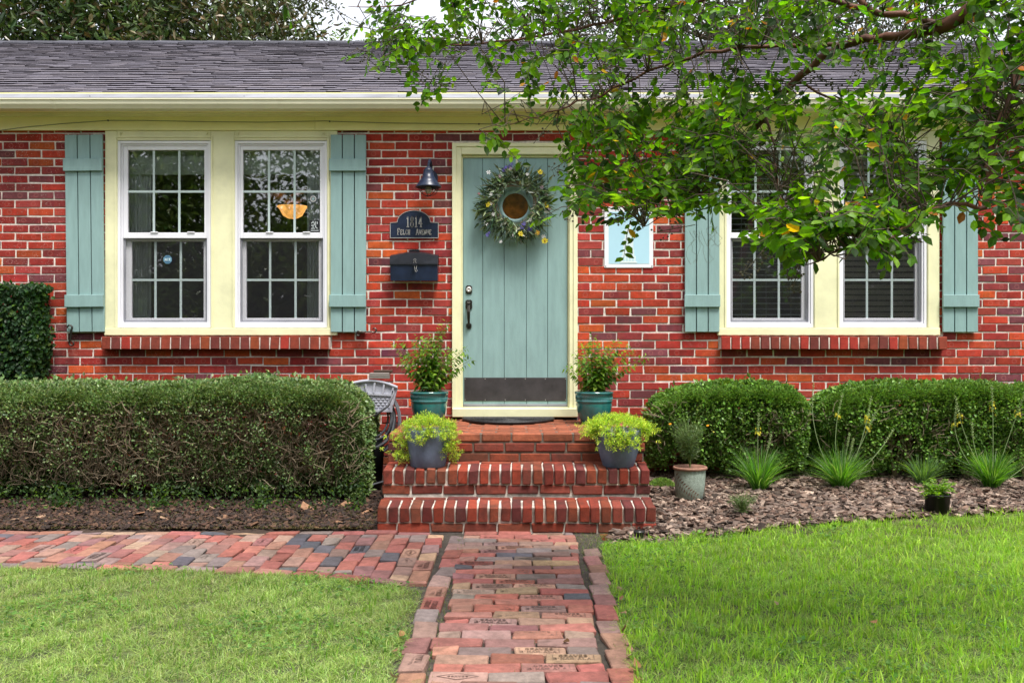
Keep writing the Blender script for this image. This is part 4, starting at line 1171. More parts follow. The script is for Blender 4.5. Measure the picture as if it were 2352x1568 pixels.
for (yf, zt_, yb, last) in ((-1.49, .358, LY, False), (-1.76, .155, -1.49, True)):
    b = Bricks()
    rowlock(b, yf - .004, zt_, SX0 - (.004 if last else 0), SX1 + (.004 if last else 0))
    x = SX0
    while x < SX1: b.span(x + .006, min(x + .2085, SX1), yf + .209, yb - .006, zt_ - .04, zt_ + .021, st_col(), .005, (.05, 0, 0)); x += .2145
    stretcher_course(b, yf + .012, zt_ - .172, zt_ - .102, .09 if last else .03)
    if last: stretcher_course(b, yf + .014, -.09, zt_ - .172, .02)
    side_courses(b, yf + .1, yb, -.05, zt_ - .1)
    so_ = b.build("step", M['step_brick'], steps, jit=.0024)
    m_ = MB(); m_.box(SX0 + .007, SX1 - .007, yf + .022, yb + .006, -.1, zt_ - .012)
    m_.add([(xx, yy_, zz_) for xx in (SX0 + .007, SX1 - .007) for yy_, zz_ in ((yf + .024, zt_ - .0119), (yf + .024, zt_ - .0105), (yb - .004, zt_ + .0135), (yb - .004, zt_ - .0119))], [(0, 1, 2, 3), (7, 6, 5, 4), (0, 4, 5, 1), (1, 5, 6, 2), (2, 6, 7, 3), (3, 7, 4, 0)])
    m_.build("mortar", M['step_mortar'], so_)

# doormat
mt = thing("doormat", "black half-round rubber doormat in front of the door", "doormat", (0, -.3, LZ))
mx0, mx1 = X(1063, -.2), X(1272, -.2); mcx = (mx0 + mx1) / 2; rx_ = (mx1 - mx0) / 2
b_ = MB(); arc = [(mcx + rx_ * math.cos(R(180 + 180 * i / 28)), -.1 + .44 * math.sin(R(180 + 180 * i / 28))) for i in range(29)]
k = len(arc); b_.add([(x, y, LZ + .004) for x, y in arc] + [(x, y, LZ + .016) for x, y in arc], [tuple(range(k, 2 * k))] + [(i, i + 1, k + i + 1, k + i) for i in range(k - 1)] + [(k - 1, 0, k, 2 * k - 1)])
b_.build("mat", M['rubber'], mt)
b_ = MB(); b_.tube([(x, y, LZ + .018) for x, y in arc], .012, 6, closed=True)
for ry in (.3, .55, .78): b_.tube([(mcx + rx_ * ry * math.cos(R(180 + 180 * i / 24)), -.11 + .44 * ry * math.sin(R(180 + 180 * i / 24)), LZ + .018) for i in range(25)], .007, 5)
for i in range(1, 12): a = R(180 + 15 * i); b_.tube([(mcx, -.11, LZ + .017), (mcx + rx_ * .95 * math.cos(a), -.11 + .42 * math.sin(a), LZ + .017)], .005, 5)
b_.build("scroll_relief", M['rubber'], mt)

# ------------------------------------------------------------------ pots
def teal_pot(c):
    t = thing("glazed_pot", "glossy teal pot with a combed rim, on the landing left of the door", "pot", tuple(c), "teal pots flanking the door")
    b_ = MB(); pr = [(.0, .0), (.09, .0), (.1, .01), (.122, .06), (.136, .11), (.14, .15), (.139, .165), (.145, .17), (.145, .178), (.14, .182), (.142, .2), (.143, .222), (.148, .228), (.151, .238), (.149, .246), (.142, .248), (.134, .24), (.128, .2)]
    b_.lathe(pr, c, 48); b_.build("pot_body", M['teal_glaze'], t, smooth=True)
    r_ = MB()
    for i in range(64):
        a = 2 * math.pi * i / 64; tg = Vector((-math.sin(a), math.cos(a), 0)); o = Vector(c) + Vector((math.cos(a), math.sin(a), 0)) * .1425
        for (za, zb2, s_) in ((.188, .204, .007), (.222, .206, .007)): r_.tube([o + Vector((0, 0, za)) - tg * s_ * .6, o + Vector((0, 0, zb2)) + tg * s_], .0022, 4)
    r_.build("combed_band", M['teal_glaze'], t)
    s_ = MB(); s_.lathe([(.0, .215), (.07, .222), (.131, .212)], c, 24); s_.build("soil", M['soil'], t)
    return t
ty = -.42
pA = Vector((X(985.5, ty), ty, LZ + .003)); pB = Vector((X(1364.5, ty), ty, LZ + .003))
t1 = teal_pot(pA); t2 = copy_tree(t1); t2.location = pB
t2["label"] = "glossy teal pot with a combed rim, on the landing right of the door"
def blue_pot(c, rb, rt, h, label):
    t = thing("planter", label, "pot", tuple(c), "slate blue planters on the steps")
    b_ = MB(); b_.lathe([(0, 0), (rb * .94, 0), (rb, .008), (rb + (rt - rb) * .45, h * .4), (rb + (rt - rb) * .8, h * .75), (rt, h * .97), (rt, h), (rt - .012, h), (rt - .02, h * .85)], c, 48, wob=.006); b_.build("pot_body", M['blue_pot'], t, smooth=True)
    s_ = MB(); s_.lathe([(0, h * .9), (rt - .02, h * .88)], c, 24); s_.build("soil", M['soil'], t)
    return t
by_ = -1.355
bA = Vector((X(983, by_), by_, .36)); bB = Vector((X(1420, by_), by_, .36))
blue_pot(bA, .118, .152, .255, "tapered slate blue planter below the left teal pot"); blue_pot(bB, .105, .168, .255, "flared slate blue planter below the right teal pot")

def sedum(c, r, label, drape, n=2600, bright=1.0):
    """mound of needle-leaved stems"""
    t = thing("sedum", label, "plant", tuple(c), "trailing sedum in the blue planters")
    Ps, Ds, Ls = [], [], []
    for (ox, oy, oz, sp, cnt, dn) in [(0, 0, 0, r, int(n * .6), 0)] + drape:
        for _ in range(cnt // 10):
            if dn == 0:
                a = rng.random() * 6.28; q = math.sqrt(rng.random()) * sp; p = Vector((c.x + q * math.cos(a), c.y + q * math.sin(a) * .85, c.z + .05 * (1 - (q / sp) ** 2) + rng.normal(0, .012)))
                ax = Vector((math.cos(a) * q / sp * 1.0, math.sin(a) * q / sp, 1 - .6 * q / sp))
            else:
                p = Vector((c.x + ox + rng.normal(0, sp), c.y + oy + rng.normal(0, .02), c.z + oz - rng.random() * dn)); ax = Vector((rng.normal(0, .6), -.7, rng.normal(-.3, .6)))
            ax.normalize(); st_ = p - ax * .0
            for i in range(10):
                a2 = i * 2.4; s1 = ax.orthogonal().normalized(); s2 = ax.cross(s1)
                Ps.append(st_ + ax * .035 * i / 10); Ds.append(ax * .7 + (s1 * math.cos(a2) + s2 * math.sin(a2)) * .9); Ls.append(rng.uniform(.016, .028))
    n2 = len(Ps); Ls = np.array(Ls)
    leaves("foliage", np.array(Ps), np.array(Ds), rand_dirs(n2), Ls, Ls * .26, palette(n2, [(.47 * bright, .64 * bright, .05), (.36 * bright, .55 * bright, .06), (.58 * bright, .68 * bright, .1), (.19, .32, .05)], .2, [.35, .3, .2, .15]), DIAM, M['sedum'], t)
    s_ = MB()
    for _ in range(26):
        a = rng.random() * 6.28; e = Vector((math.cos(a) * r, math.sin(a) * r, 0)); s_.tube([Vector(c) + e * .2 + Vector((0, 0, -.02)), Vector(c) + e * .85 + Vector((0, 0, .02)), Vector(c) + e * 1.02 + Vector((0, 0, -rng.uniform(.02, .08)))], .0016, 4)
    s_.build("stems", M['moss'], t)
sedum(bA + Vector((0, 0, .262)), .168, "pale green sedum trailing far down the left blue planter", [(-.17, -.02, .0, .035, 900, .22), (.14, -.06, .0, .03, 650, .17), (0, -.145, .01, .09, 600, .06), (.19, .03, -.02, .02, 300, .2), (-.03, -.15, -.03, .012, 60, .1)], 4600)
sedum(bB + Vector((0, 0, .268)), .195, "bright lime sedum mounded over the right blue planter", [(.0, -.16, .0, .07, 1300, .12), (-.17, -.05, .02, .04, 700, .07), (.19, -.05, .02, .035, 700, .06)], 6500, 1.1)

def leafy_plant(c, stems, label, group, seed):
    """upright shrub of opposite pointed leaves on thin stems"""
    r2 = np.random.default_rng(seed)
    t = thing("leafy_plant", label, "plant", tuple(c), group)
    s_ = MB(); Ps, Ds, Ls, Cs = [], [], [], []
    for (ex, ey, ez) in stems:
        b0 = Vector(c) + Vector((r2.normal(0, .03), r2.normal(0, .03), 0)); e = Vector(c) + Vector((ex, ey, ez)); mid = b0 + (e - b0) * .45 + Vector((-ex * .15, 0, ez * .1))
        pts = [b0 * ((1 - q) ** 2) + mid * (2 * q * (1 - q)) + e * (q * q) for q in np.linspace(0, 1, 12)]
        s_.tube(pts, list(np.linspace(.0035, .0012, 12)), 5, (.12, .14, .05))
        L_ = (e - b0).length; nn = max(8, int(L_ / .021))
        for i in range(nn):
            q = .16 + .84 * (i + r2.random() * .5) / nn; p = b0 * ((1 - q) ** 2) + mid * (2 * q * (1 - q)) + e * (q * q)
            d = ((mid - b0) * (1 - q) + (e - mid) * q).normalized(); a = i * 1.57 + r2.normal(0, .3); s1 = d.orthogonal().normalized(); s2 = d.cross(s1)
            for sg_ in (1, -1):
                side = (s1 * math.cos(a) + s2 * math.sin(a)) * sg_; tw_ = p + side * .012
                size = r2.uniform(.042, .078) * (1.15 - .5 * q)
                Ps.append(tw_); Ds.append(side * .85 + d * .35 + Vector((0, 0, -.35 + r2.normal(0, .15)))); Ls.append(size)
                if r2.random() < .35: Ps.append(p + side * .03 + Vector((0, 0, .012))); Ds.append(side * .6 + d * .6 + Vector((r2.normal(0, .4), r2.normal(0, .4), 0))); Ls.append(size * .7)
    n2 = len(Ps); Ls = np.array(Ls); Nn = np.tile([0, -.3, 1.], (n2, 1)) + r2.normal(0, .25, (n2, 3))
    leaves("foliage", np.array(Ps), np.array(Ds), Nn, Ls, Ls * .48, palette(n2, [(.14, .25, .03), (.09, .18, .025), (.2, .32, .045), (.055, .12, .02)], .2), LANCE, M['leaf'], t)
    s_.build("stems", M['attr'], t)
random.seed(3)
def stem_set(n, sx, hz, extra, seed):
    r2 = np.random.default_rng(seed); out = []
    for i in range(n):
        x = -sx + 2 * sx * (i + .5) / n + r2.normal(0, .02); out.append((x, r2.normal(0, .09), hz * (1 - .45 * (abs(x) / sx) ** 2) * r2.uniform(.75, 1.05)))
    return out + extra
leafy_plant(pA + Vector((0, 0, .22)), stem_set(21, .23, .46, [(.34, -.02, .28), (.30, 0, .38), (-.28, .05, .42), (.14, 0, .58), (.1, .02, .52), (-.17, -.05, .2)], 4), "dense leafy plant in the left teal pot reaching across the door frame", "leafy plants in the teal pots", 21)
leafy_plant(pB + Vector((0, 0, .22)), stem_set(17, .2, .44, [(-.24, -.04, .22), (.3, 0, .37), (.42, .02, .3), (.28, .03, .2), (.2, 0, .42)], 9), "thinner leafy plant in the right teal pot, one stem straying over the door", "leafy plants in the teal pots", 22)

# sage pot with feathery plant
sp_ = bed(1585, 1145); sp_.z = bed_z(sp_.y) + .004
t = thing("patterned_pot", "sage green pot with brown fern motif and terracotta rim on the mulch", "pot", tuple(sp_))
b_ = MB(); b_.lathe([(0, 0), (.098, 0), (.104, .006), (.108, .1), (.112, .205), (.112, .212)], sp_, 44); b_.build("pot_body", M['sage_pot'], t, smooth=True)
b_ = MB(); b_.lathe([(.113, .209), (.123, .212), (.124, .226), (.118, .232), (.108, .23), (.1, .2)], sp_, 44); b_.build("rim", M['terracotta'], t, smooth=True)
b_ = MB()
def on_pot(a, z): r_ = .1045 + .008 * z / .2 + .0015; return Vector((sp_.x + r_ * math.cos(a), sp_.y + r_ * math.sin(a), sp_.z + z))
for (a0, a1, z0_, z1_) in ((R(195), R(285), .165, .03), (R(345), R(325), .17, .05)):
    N_ = 11
    for i in range(N_):
        q = i / (N_ - 1); a = a0 + (a1 - a0) * q; z = z0_ + (z1_ - z0_) * q ** .8
        for sg_ in (1, -1):
            ln = .05 * (1 - .45 * q); da, dz = (.35 * ln / .05, .03) if sg_ > 0 else (-.12 * ln / .05, -.045)
            p0, p1, p2, p3 = on_pot(a, z), on_pot(a + da * .5 + .04, z + dz * .5), on_pot(a + da, z + dz * (ln / .05)), on_pot(a + da * .5 - .04, z + dz * .6)
            b_.add([p0, p1, p2, p3], [(0, 1, 2, 3)], (.13, .05, .025))
b_.build("fern_motif", M['attr'], t)
b_ = MB(); b_.lathe([(0, .2), (.1, .205)], sp_, 20); b_.build("soil", M['soil'], t)
def feathery(c, h, spread, n_st, label, flowers, name="feathery_plant", dens=60, L0=.03, cols=None):
    t = thing(name, label, "plant", tuple(c))
    s_ = MB(); Ps, Ds, Ls = [], [], []
    for i in range(n_st):
        a = rng.random() * 6.28; e = Vector(c) + Vector((math.cos(a) * spread * rng.uniform(.3, 1), math.sin(a) * spread * .6, h * rng.uniform(.6, 1))); m0 = Vector(c) + Vector((0, 0, h * .45)) + (e - Vector(c)) * .15
        pts = [Vector(c) * ((1 - q) ** 2) + m0 * (2 * q * (1 - q)) + e * q * q for q in np.linspace(0, 1, 8)]
        s_.tube(pts, list(np.linspace(.0024, .0009, 8)), 4, (.13, .2, .05))
        for k in range(dens):
            q = rng.uniform(.15, .8); p = Vector(c) * ((1 - q) ** 2) + m0 * (2 * q * (1 - q)) + e * q * q; d = Vector(rand_dirs(1)[0]); d.z = abs(d.z) * .4
            Ps.append(p + d * rng.random() * .055); Ds.append(d + Vector((0, 0, rng.normal(0, .3)))); Ls.append(rng.uniform(.5, 1.2) * L0)
    n2 = len(Ps); Ls = np.array(Ls)
    leaves("foliage", np.array(Ps), np.array(Ds), rand_dirs(n2), Ls, Ls * .16, palette(n2, cols or [(.12, .19, .06), (.09, .16, .05), (.17, .24, .1)], .2), DIAM, M['hedge'], t)
    s_.build("stems", M['attr'], t)
    for (fx, fy, fz, r_, col) in flowers:
        m2 = MB(); p = Vector(c) + Vector((fx, fy, fz)); m2.tube([Vector(c) + Vector((0, 0, h * .4)), p], .0012, 4, (.13, .2, .05)); flower(m2, p, r_, col, (.5, .25, .02), 8, (random.uniform(-.3, .3), -.5, .8)); m2.build("flower", M['petal'], t)
    return t
feathery(sp_ + Vector((0, 0, .21)), .43, .2, 34, "feathery green plant with orange flowers in the sage pot", [(-.15, -.03, .33, .013, (.8, .35, .01)), (.12, -.04, .32, .012, (.8, .35, .01)), (.17, 0, .27, .008, (.6, .6, .1))])
smp = bed(1706, 1185)
feathery(smp, .17, .12, 26, "small feathery seedling growing in the mulch right of the sage pot", [], "seedling", 50, .022)
# black nursery pot
np_ = bed(2153, 1178); np_.z = bed_z(np_.y)
t = thing("nursery_pot", "black plastic nursery pot on the mulch by the lawn", "pot", tuple(np_))
b_ = MB(); b_.lathe([(0, 0), (.072, 0), (.083, .12), (.087, .12), (.087, .132), (.08, .132), (.074, .1)], np_, 32); b_.build("pot_body", M['plastic'], t, smooth=True)
b_ = MB(); b_.lathe([(0, .11), (.078, .112)], np_, 20); b_.build("soil", M['soil'], t)
t = thing("fern_shrub", "bright green feather-leaved plant spreading over the black nursery pot", "plant", tuple(np_ + Vector((0, 0, .11))))
Ps, Ds, Ls = [], [], []; s_ = MB()
for i in range(34):
    a = rng.random() * 6.28; l = rng.uniform(.09, .2); d = Vector((math.cos(a), math.sin(a) * .8, rng.uniform(.25, 1.6))).normalized(); b0 = np_ + Vector((0, 0, .11))
    pts = [b0 + d * l * q + Vector((0, 0, -.09 * q * q)) + Vector((0, 0, .05 * q)) for q in np.linspace(0, 1, 9)]
    s_.tube(pts, .0013, 4, (.12, .2, .04)); side = d.cross(Vector((0, 0, 1))).normalized()
    for k in range(16):
        q = .2 + .8 * k / 15; p = pts[min(8, int(q * 8))]
        for sg_ in (1, -1): Ps.append(p + d * .004 * k % 3 if False else p); Ds.append(side * sg_ + d * .4 + Vector((0, 0, rng.normal(0, .15)))); Ls.append(rng.uniform(.016, .03))
n2 = len(Ps); Ls = np.array(Ls)
leaves("foliage", np.array(Ps), np.array(Ds), np.tile([0, 0, 1.], (n2, 1)) + rng.normal(0, .2, (n2, 3)), Ls, Ls * .5, palette(n2, [(.14, .26, .03), (.11, .22, .03), (.2, .32, .05)], .2), OVAL, M['leaf'], t)
s_.build("stems", M['attr'], t)
# low sedum by the step
sd_ = bed(1520, 1118)
t = thing("sedum_clump", "low green sedum clump between the steps and the sage pot", "plant", tuple(sd_))
n = 2600; a = rng.random(n) * 6.28; q = np.sqrt(rng.random(n)); Pn = np.stack([sd_.x + .1 * q * np.cos(a), sd_.y + .1 * q * np.sin(a), sd_.z + .045 * (1 - q * q) + rng.random(n) * .02], 1)
leaves("foliage", Pn, rand_dirs(n) + np.array([0, 0, .6]), rand_dirs(n), np.full(n, .018), np.full(n, .005), palette(n, [(.16, .28, .04), (.1, .2, .03), (.22, .34, .06)], .2), DIAM, M['sedum'], t)

# bulbine tufts
def bulbine(u, v, r, h, n, stalks, label, pale=0.0):
    c = bed(u, v)
    t = thing("bulbine", label, "plant", tuple(c), "strappy bulbine clumps in the mulch bed")
    az = rng.random(n) * 6.28; rr = np.sqrt(rng.random(n)) * .05
    base = np.stack([c.x + rr * np.cos(az), c.y + rr * np.sin(az), np.full(n, c.z)], 1)
    C = palette(n, [(.10, .24, .04), (.07, .17, .04), (.15, .31, .05), (.24, .33, .2)], .2, [.35, .25, .25, .15]); C = C * (1 - pale) + pale * np.array([.16, .23, .16])
    blades("leaves", base, az + rng.normal(0, .3, n), rng.uniform(.6, 1.15, n) * h * 1.3, np.abs(rng.normal(.55, .32, n)) * r * 1.1, rng.uniform(.006, .010, n), C, M['leaf'], t, segs=5)
    for (dx, dz, bend, fl) in stalks:
        m_ = MB(); e = Vector((c.x + dx, c.y + rng.normal(0, .06), c.z + dz)); m0 = Vector((c.x + dx * .35 + bend, c.y, c.z + dz * .5))
        pts = [c * ((1 - q) ** 2) + m0 * (2 * q * (1 - q)) + e * q * q for q in np.linspace(0, 1, 14)]
        m_.tube(pts, [.0028] * 9 + list(np.linspace(.0028, .0014, 5)), 5, (.2, .27, .12))
        for k in range(26):
            p = pts[10] + (pts[13] - pts[10]) * (k / 25); a = k * 2.4; m_.tube([p, p + Vector((math.cos(a) * .011, math.sin(a) * .011, .006))], .0022, 4, (.22, .3, .1))
        st_ = m_.build("flower_stalk", M['attr'], t)
        if fl:
            f_ = MB()
            for k in range(11): a = rng.random() * 6.28; p = pts[10] + Vector((math.cos(a) * .02, math.sin(a) * .02, rng.normal(0, .02))); flower(f_, p, .011, (.7, .62, .05), None, 6, (math.cos(a), math.sin(a), .3))
            f_.build("blossoms", M['petal'], st_)
bulbine(1744, 1128, .27, .27, 420, [(.0, .58, -.02, 1), (.1, .42, .0, 0)], "leftmost strappy bulbine clump with one yellow flower spike")
bulbine(1932, 1123, .30, .26, 460, [(.02, .72, -.1, 1), (.25, .60, .04, 1), (.23, .7, .1, 1), (-.2, .8, -.2, 0), (.07, .42, 0, 0), (.42, .45, .12, 0), (.1, .38, .02, 0)], "fullest bright bulbine clump with several curved flower spikes")
bulbine(2120, 1113, .2, .2, 260, [], "small blue-grey bulbine clump behind the black nursery pot", .5)
bulbine(2278, 1121, .28, .25, 460, [(.0, .78, .02, 1), (-.27, .62, -.25, 1), (-.3, .7, -.12, 1), (.2, .75, .05, 1), (-.15, .5, -.1, 0), (.35, .35, .2, 0)], "rightmost bulbine clump with tall yellow flower spikes")

# solar path light
sl_ = P(1468, 1229, -2.06 + 0.0); sl_ = Vector((X(1468, -1.99), -1.99, 0.0))
t = thing("path_light", "tiny black solar light sunk at the lawn corner by the steps", "light", tuple(sl_))
b_ = MB(); b_.lathe([(.0, -.03), (.025, -.03), (.028, .03), (.034, .034), (.036, .045), (.03, .052), (0, .055)], sl_, 18); b_.build("cap", M['plastic'], t)

# hose reel
hr = Vector((X(872, -.55), -.55, bed_z(-.55)))
t = thing("hose_reel", "grey resin hose hanger with coiled hose between hedge and steps", "hose reel", tuple(hr))
hz0, hz1 = Z(946, -.62), Z(871, -.62); hx0, hx1 = X(812, -.62), X(912, -.62)
top = []
nA = 14
for i in range(nA + 1):
    q = i / nA; top.append((hx0 + (hx1 - hx0) * q, hz1 - .05 + .05 * math.sin(math.pi * (.15 + .85 * q) if False else math.pi * (.12 + .76 * q)) - .035 * q))
pan = [(hx0 + .03, hz0), (hx1 - .045, hz0 - .0)] + list(reversed(top))
b_ = MB(); b_.prism(pan, -.6, -.56); 
b_.tube([(p[0], -.606, p[1] + .004) for p in top], .012, 8)
hp_ = b_.build("panel", M['resin'], t)
b_ = MB(); 
for i in range(5):
    xa = hx0 + .02 + (hx1 - hx0 - .05) * i / 4; b_.seg((xa, -.606, hz1 - .02 - .02 * abs(i - 2)), (xa + (.012 if i < 2 else -.01), -.606, hz1 - .105), (0, -1, 0), .014, .014)
b_.seg((hx0 + .01, -.606, hz1 - .105), (hx1 - .03, -.606, hz1 - .12), (0, -1, 0), .016, .014)
b_.seg((hx1 - .03, -.606, hz1 - .09), (hx1 - .05, -.606, hz0 + .01), (0, -1, 0), .016, .014); b_.seg((hx0 + .03, -.606, hz0 + .01), (hx1 - .045, -.606, hz0 + .01), (0, -1, 0), .02, .016)
b_.build("frame_ribs", M['resin'], hp_)
b_ = MB()
for r_ in range(6):
    for c_ in range(7): xx = hx0 + .06 + c_ * .033 + (.016 if r_ % 2 else 0); zz = hz0 + .03 + r_ * .02; b_.box(xx, xx + .024, -.607, -.598, zz, zz + .011, ch=.003)
b_.build("weave", M['resin'], hp_)
b_ = MB(); b_.box(hx0 + .12, hx0 + .27, -.62, -.55, hz1 + .005, hz1 + .05, (.2, .17, .16), ch=.003)
for i in range(4): b_.box(hx0 + .118, hx0 + .272, -.624, -.6201, hz1 + .01 + .01 * i, hz1 + .015 + .01 * i, (.3, .27, .25))
b_.box(hx0 + .15, hx0 + .29, -.61, -.56, hz1 + .051, hz1 + .07, (.06, .035, .025), ch=.003); b_.build("wood_block", M['attr'], t)
b_ = MB(); hc = Vector(((hx0 + hx1) / 2 - .02, -.6, hz0 - .03))
for k in range(13):
    r0 = .13 + .0085 * k + rng.normal(0, .003); sx = .9 + rng.normal(0, .04); off = rng.normal(0, .012)
    b_.tube([(hc.x + off + r0 * sx * math.cos(q), hc.y + .05 + .02 * math.sin(q * 2 + k) + rng.normal(0, .001) - .004 * (k % 3), hc.z - .02 + r0 * 1.12 * math.sin(q) - .02 * k / 13) for q in np.linspace(0, 6.283, 30)[:-1]], .0085, 6, closed=True)
b_.tube([(hx1 - .02, -.66, hz1 - .1), (hx1 - .06, -.67, hz0 + .05), (hx0 + .12, -.68, hz0 - .06)], .009, 6)
b_.tube([(hc.x + .16, -.66, hc.z - .12), (hc.x + .19, -.66, .3), (hc.x + .12, -.68, .17), (hc.x - .02, -.7, .13), (hc.x - .3, -.7, .12)], .009, 6)
b_.build("hose", M['hose'], t, smooth=True)
b_ = MB(); b_.lathe([(0, 0), (.08, 0), (.1, .3), (.105, .31)], Vector((hc.x - .02, -.56, hr.z)), 20); b_.build("stand", M['plastic'], t, smooth=True)

# ------------------------------------------------------------------ hedges
def hedge(x0, x1, y0, y1, ztop, zbot, label, cols, nl, size, end0, end1, bumps, twigs, front_open=.0, seed=1, lumpy=.035, taper=.2):
    r2 = np.random.default_rng(seed)
    cx, cy = (x0 + x1) / 2, (y0 + y1) / 2
    t = thing("hedge", label, "hedge", (cx, cy, bed_z(cy)), "clipped hedges in front of the house")
    def top(x): return ztop + sum(a * np.exp(-((x - m) / s_) ** 2) for a, m, s_ in bumps) + .006 * np.sin(9 * x) + .004 * np.sin(23 * x + 1)
    L_, Wd, Hh = x1 - x0, y1 - y0, ztop - zbot
    rx_e = .32
    def clip(p, rad=.19):
        """pull a point inside the rounded clipped outline"""
        x, y, z = p[:, 0], p[:, 1], p[:, 2]
        tz = top(x); rr = rad
        dy0 = np.maximum(0, y0 + rr - y); dz = np.maximum(0, z - (tz - rr)); dx1 = np.maximum(0, x - (x1 - rx_e)) * end1 * rr / rx_e; dx0 = np.maximum(0, x0 + rx_e - x) * end0 * rr / rx_e
        d = np.sqrt(dy0 ** 2 + dz ** 2 + dx1 ** 2 + dx0 ** 2); k = np.where(d > rr, rr / np.maximum(d, 1e-6), 1)
        return np.stack([x + dx0 * (1 - k) * end0 * rx_e / rr - dx1 * (1 - k) * end1 * rx_e / rr, y + dy0 * (1 - k), z - dz * (1 - k)], 1)
    Pl = []
    def shell(n, kind, depth):
        x = r2.uniform(x0, x1, n)
        if kind == 'top': y = r2.uniform(y0, y1, n); z = top(x) - r2.random(n) ** 1.6 * depth
        elif kind == 'front':
            y = y0 + r2.random(n) ** 1.4 * depth; z = zbot + (top(x) - zbot) * r2.random(n) ** .75
        elif kind == 'end': x = (x1 - r2.random(n) ** 1.4 * depth) if end1 else (x0 + r2.random(n) ** 1.4 * depth); y = r2.uniform(y0, y1, n); z = zbot + (top(x) - zbot) * r2.random(n) ** .8
        elif kind == 'core': y = r2.uniform(y0 + .05, y1, n); z = zbot + (top(x) - zbot) * r2.random(n)
        return np.stack([x, y, z], 1)
    parts = [shell(int(nl * .3), 'top', .1), shell(int(nl * .42), 'front', .2), shell(int(nl * .26), 'core', 0), shell(int(nl * .06), 'end', .12)]
    Pn = clip(np.concatenate(parts))
    def n3(p, f, sd):
        r3 = np.random.default_rng(sd + seed * 31); o = np.zeros(len(p))
        for k in range(9): o += np.sin(p @ (r3.normal(size=3) * f) + r3.random() * 6.28)
        return o / 4
    zr = np.clip((Pn[:, 2] - zbot) / (top(Pn[:, 0]) - zbot), 0, 1)
    lump = n3(Pn, 7, 1) * .6 + n3(Pn, 19, 2) * .4
    Pn[:, 1] += -lump * lumpy + taper * (1 - zr) ** 1.6
    Pn[:, 2] += lump * lumpy * .35 * (zr > .7)
    shoot = (r2.random(len(Pn)) < .02) & (zr > .9); Pn[shoot, 2] += r2.random(shoot.sum()) ** 2 * .06
    dpt = top(Pn[:, 0]) - Pn[:, 2]
    keep = np.ones(len(Pn)); inner = Pn[:, 0] < (x1 - .2 if end1 else 99)
    band = np.clip((dpt - .13) / .08, 0, 1) * (Pn[:, 1] < y0 + .24 + taper) * inner
    keep *= 1 - band * front_open * np.clip(.8 + .6 * n3(Pn, 13, 3), 0, 1)
    keep *= np.clip(.45 + zr / .38, 0, 1)
    hole = (n3(Pn * np.array([1, .3, 1]), 6, 4) > .5) & (zr < .46) & inner; keep *= np.where(hole, .1, 1)
    keep *= np.where((n3(Pn, 24, 5) > .5) & (zr < .85), .45, 1)
    Pn = Pn[r2.random(len(Pn)) < keep]; n = len(Pn)
    out = np.stack([np.where(Pn[:, 0] > x1 - .15, .8 * end1, 0) - np.where(Pn[:, 0] < x0 + .15, .8 * end0, 0), np.where(Pn[:, 1] < y0 + .2, -.8, 0), np.where(top(Pn[:, 0]) - Pn[:, 2] < .15, 1.0, .25)], 1)
    D = unit(rand_dirs(n) * .9 + out); Ln = r2.uniform(.7, 1.3, n) * size * np.where(Pn[:, 1] > y0 + .3, 1.9, 1)
    C = palette(n, cols, .22)
    leaves("foliage", Pn, D, rand_dirs(n) + np.array([0, -.3, .8]), Ln, Ln * .62, C, DIAM, M['hedge'], t)
    s_ = MB()
    for i in range(twigs):
        x = r2.uniform(x0 + .05, x1 - .05); z = r2.uniform(zbot + .1, ztop - .16); y = y0 + .02 + abs(r2.normal(.04, .04)) + taper * (1 - (z - zbot) / Hh) ** 1.6; pts = [Vector((x, y, z))]
        d = Vector((r2.normal(0, .6), r2.normal(-.1, .25), abs(r2.normal(.8, .5)))).normalized(); nseg = r2.integers(3, 6)
        for k in range(nseg): d = (d + Vector((r2.normal(0, .45), r2.normal(0, .25), r2.normal(.05, .35)))).normalized(); q = pts[-1] + d * r2.uniform(.02, .05); q.y = max(q.y, y0 + .012); q.z = min(q.z, ztop - .09); pts.append(q)
        r0 = r2.uniform(.0018, .0042); s_.tube(pts, list(np.linspace(r0, r0 * .5, len(pts))), 4, cap=False)
    nt_ = max(2, int(L_ / .45))
    for i in range(nt_):                                   # stems from the soil up
        x = float(np.clip(x0 + L_ * (i + .5) / nt_ + r2.normal(0, .05), x0 + .2, x1 - .22)); yb_ = cy + r2.normal(0, .06)
        for k in range(5):
            a, b2 = float(np.clip(r2.normal(0, .12), (x0 + .15 - x) / 1.4, (x1 - .15 - x) / 1.4)), max(r2.normal(-.02, .08), (y0 + .12 - yb_) / 1.3); s_.tube([(x, yb_, bed_z(yb_) - .02), (x + a * .3, yb_ + b2 * .3, .25), (x + a, yb_ + b2, .5), (x + a * 1.4, yb_ + b2 * 1.3, .7)], [.013, .009, .006, .003], 5)
    s_.build("twigs", M['twig'], t)
HG = [(.15, .25, .07), (.12, .21, .06), (.21, .31, .11), (.075, .14, .045), (.27, .34, .16)]
hedge(-5.6, X(843, -.85), -1.22, -.38, Z(886, -.8), .07, "long clipped hedge with bare twigs showing, left of the steps", HG, 330000, .0205, 0, 1, [(.035, X(560, -.8), .42), (-.012, X(330, -.8), .35), (-.03, X(850, -.8), .25)], 4200, 1.0, 5, .05, .18)
HG2 = [(.16, .31, .05), (.12, .25, .04), (.22, .39, .07), (.075, .15, .03)]
hedge(X(1497, -.4), X(1862, -.4), -.52, -.1, Z(894, -.35), .2, "short rounded bright green hedge just right of the steps", HG2, 62000, .026, 1, 1, [(.025, X(1730, -.35), .3), (-.04, X(1500, -.35), .2)], 500, .2, 6, .05, .14)
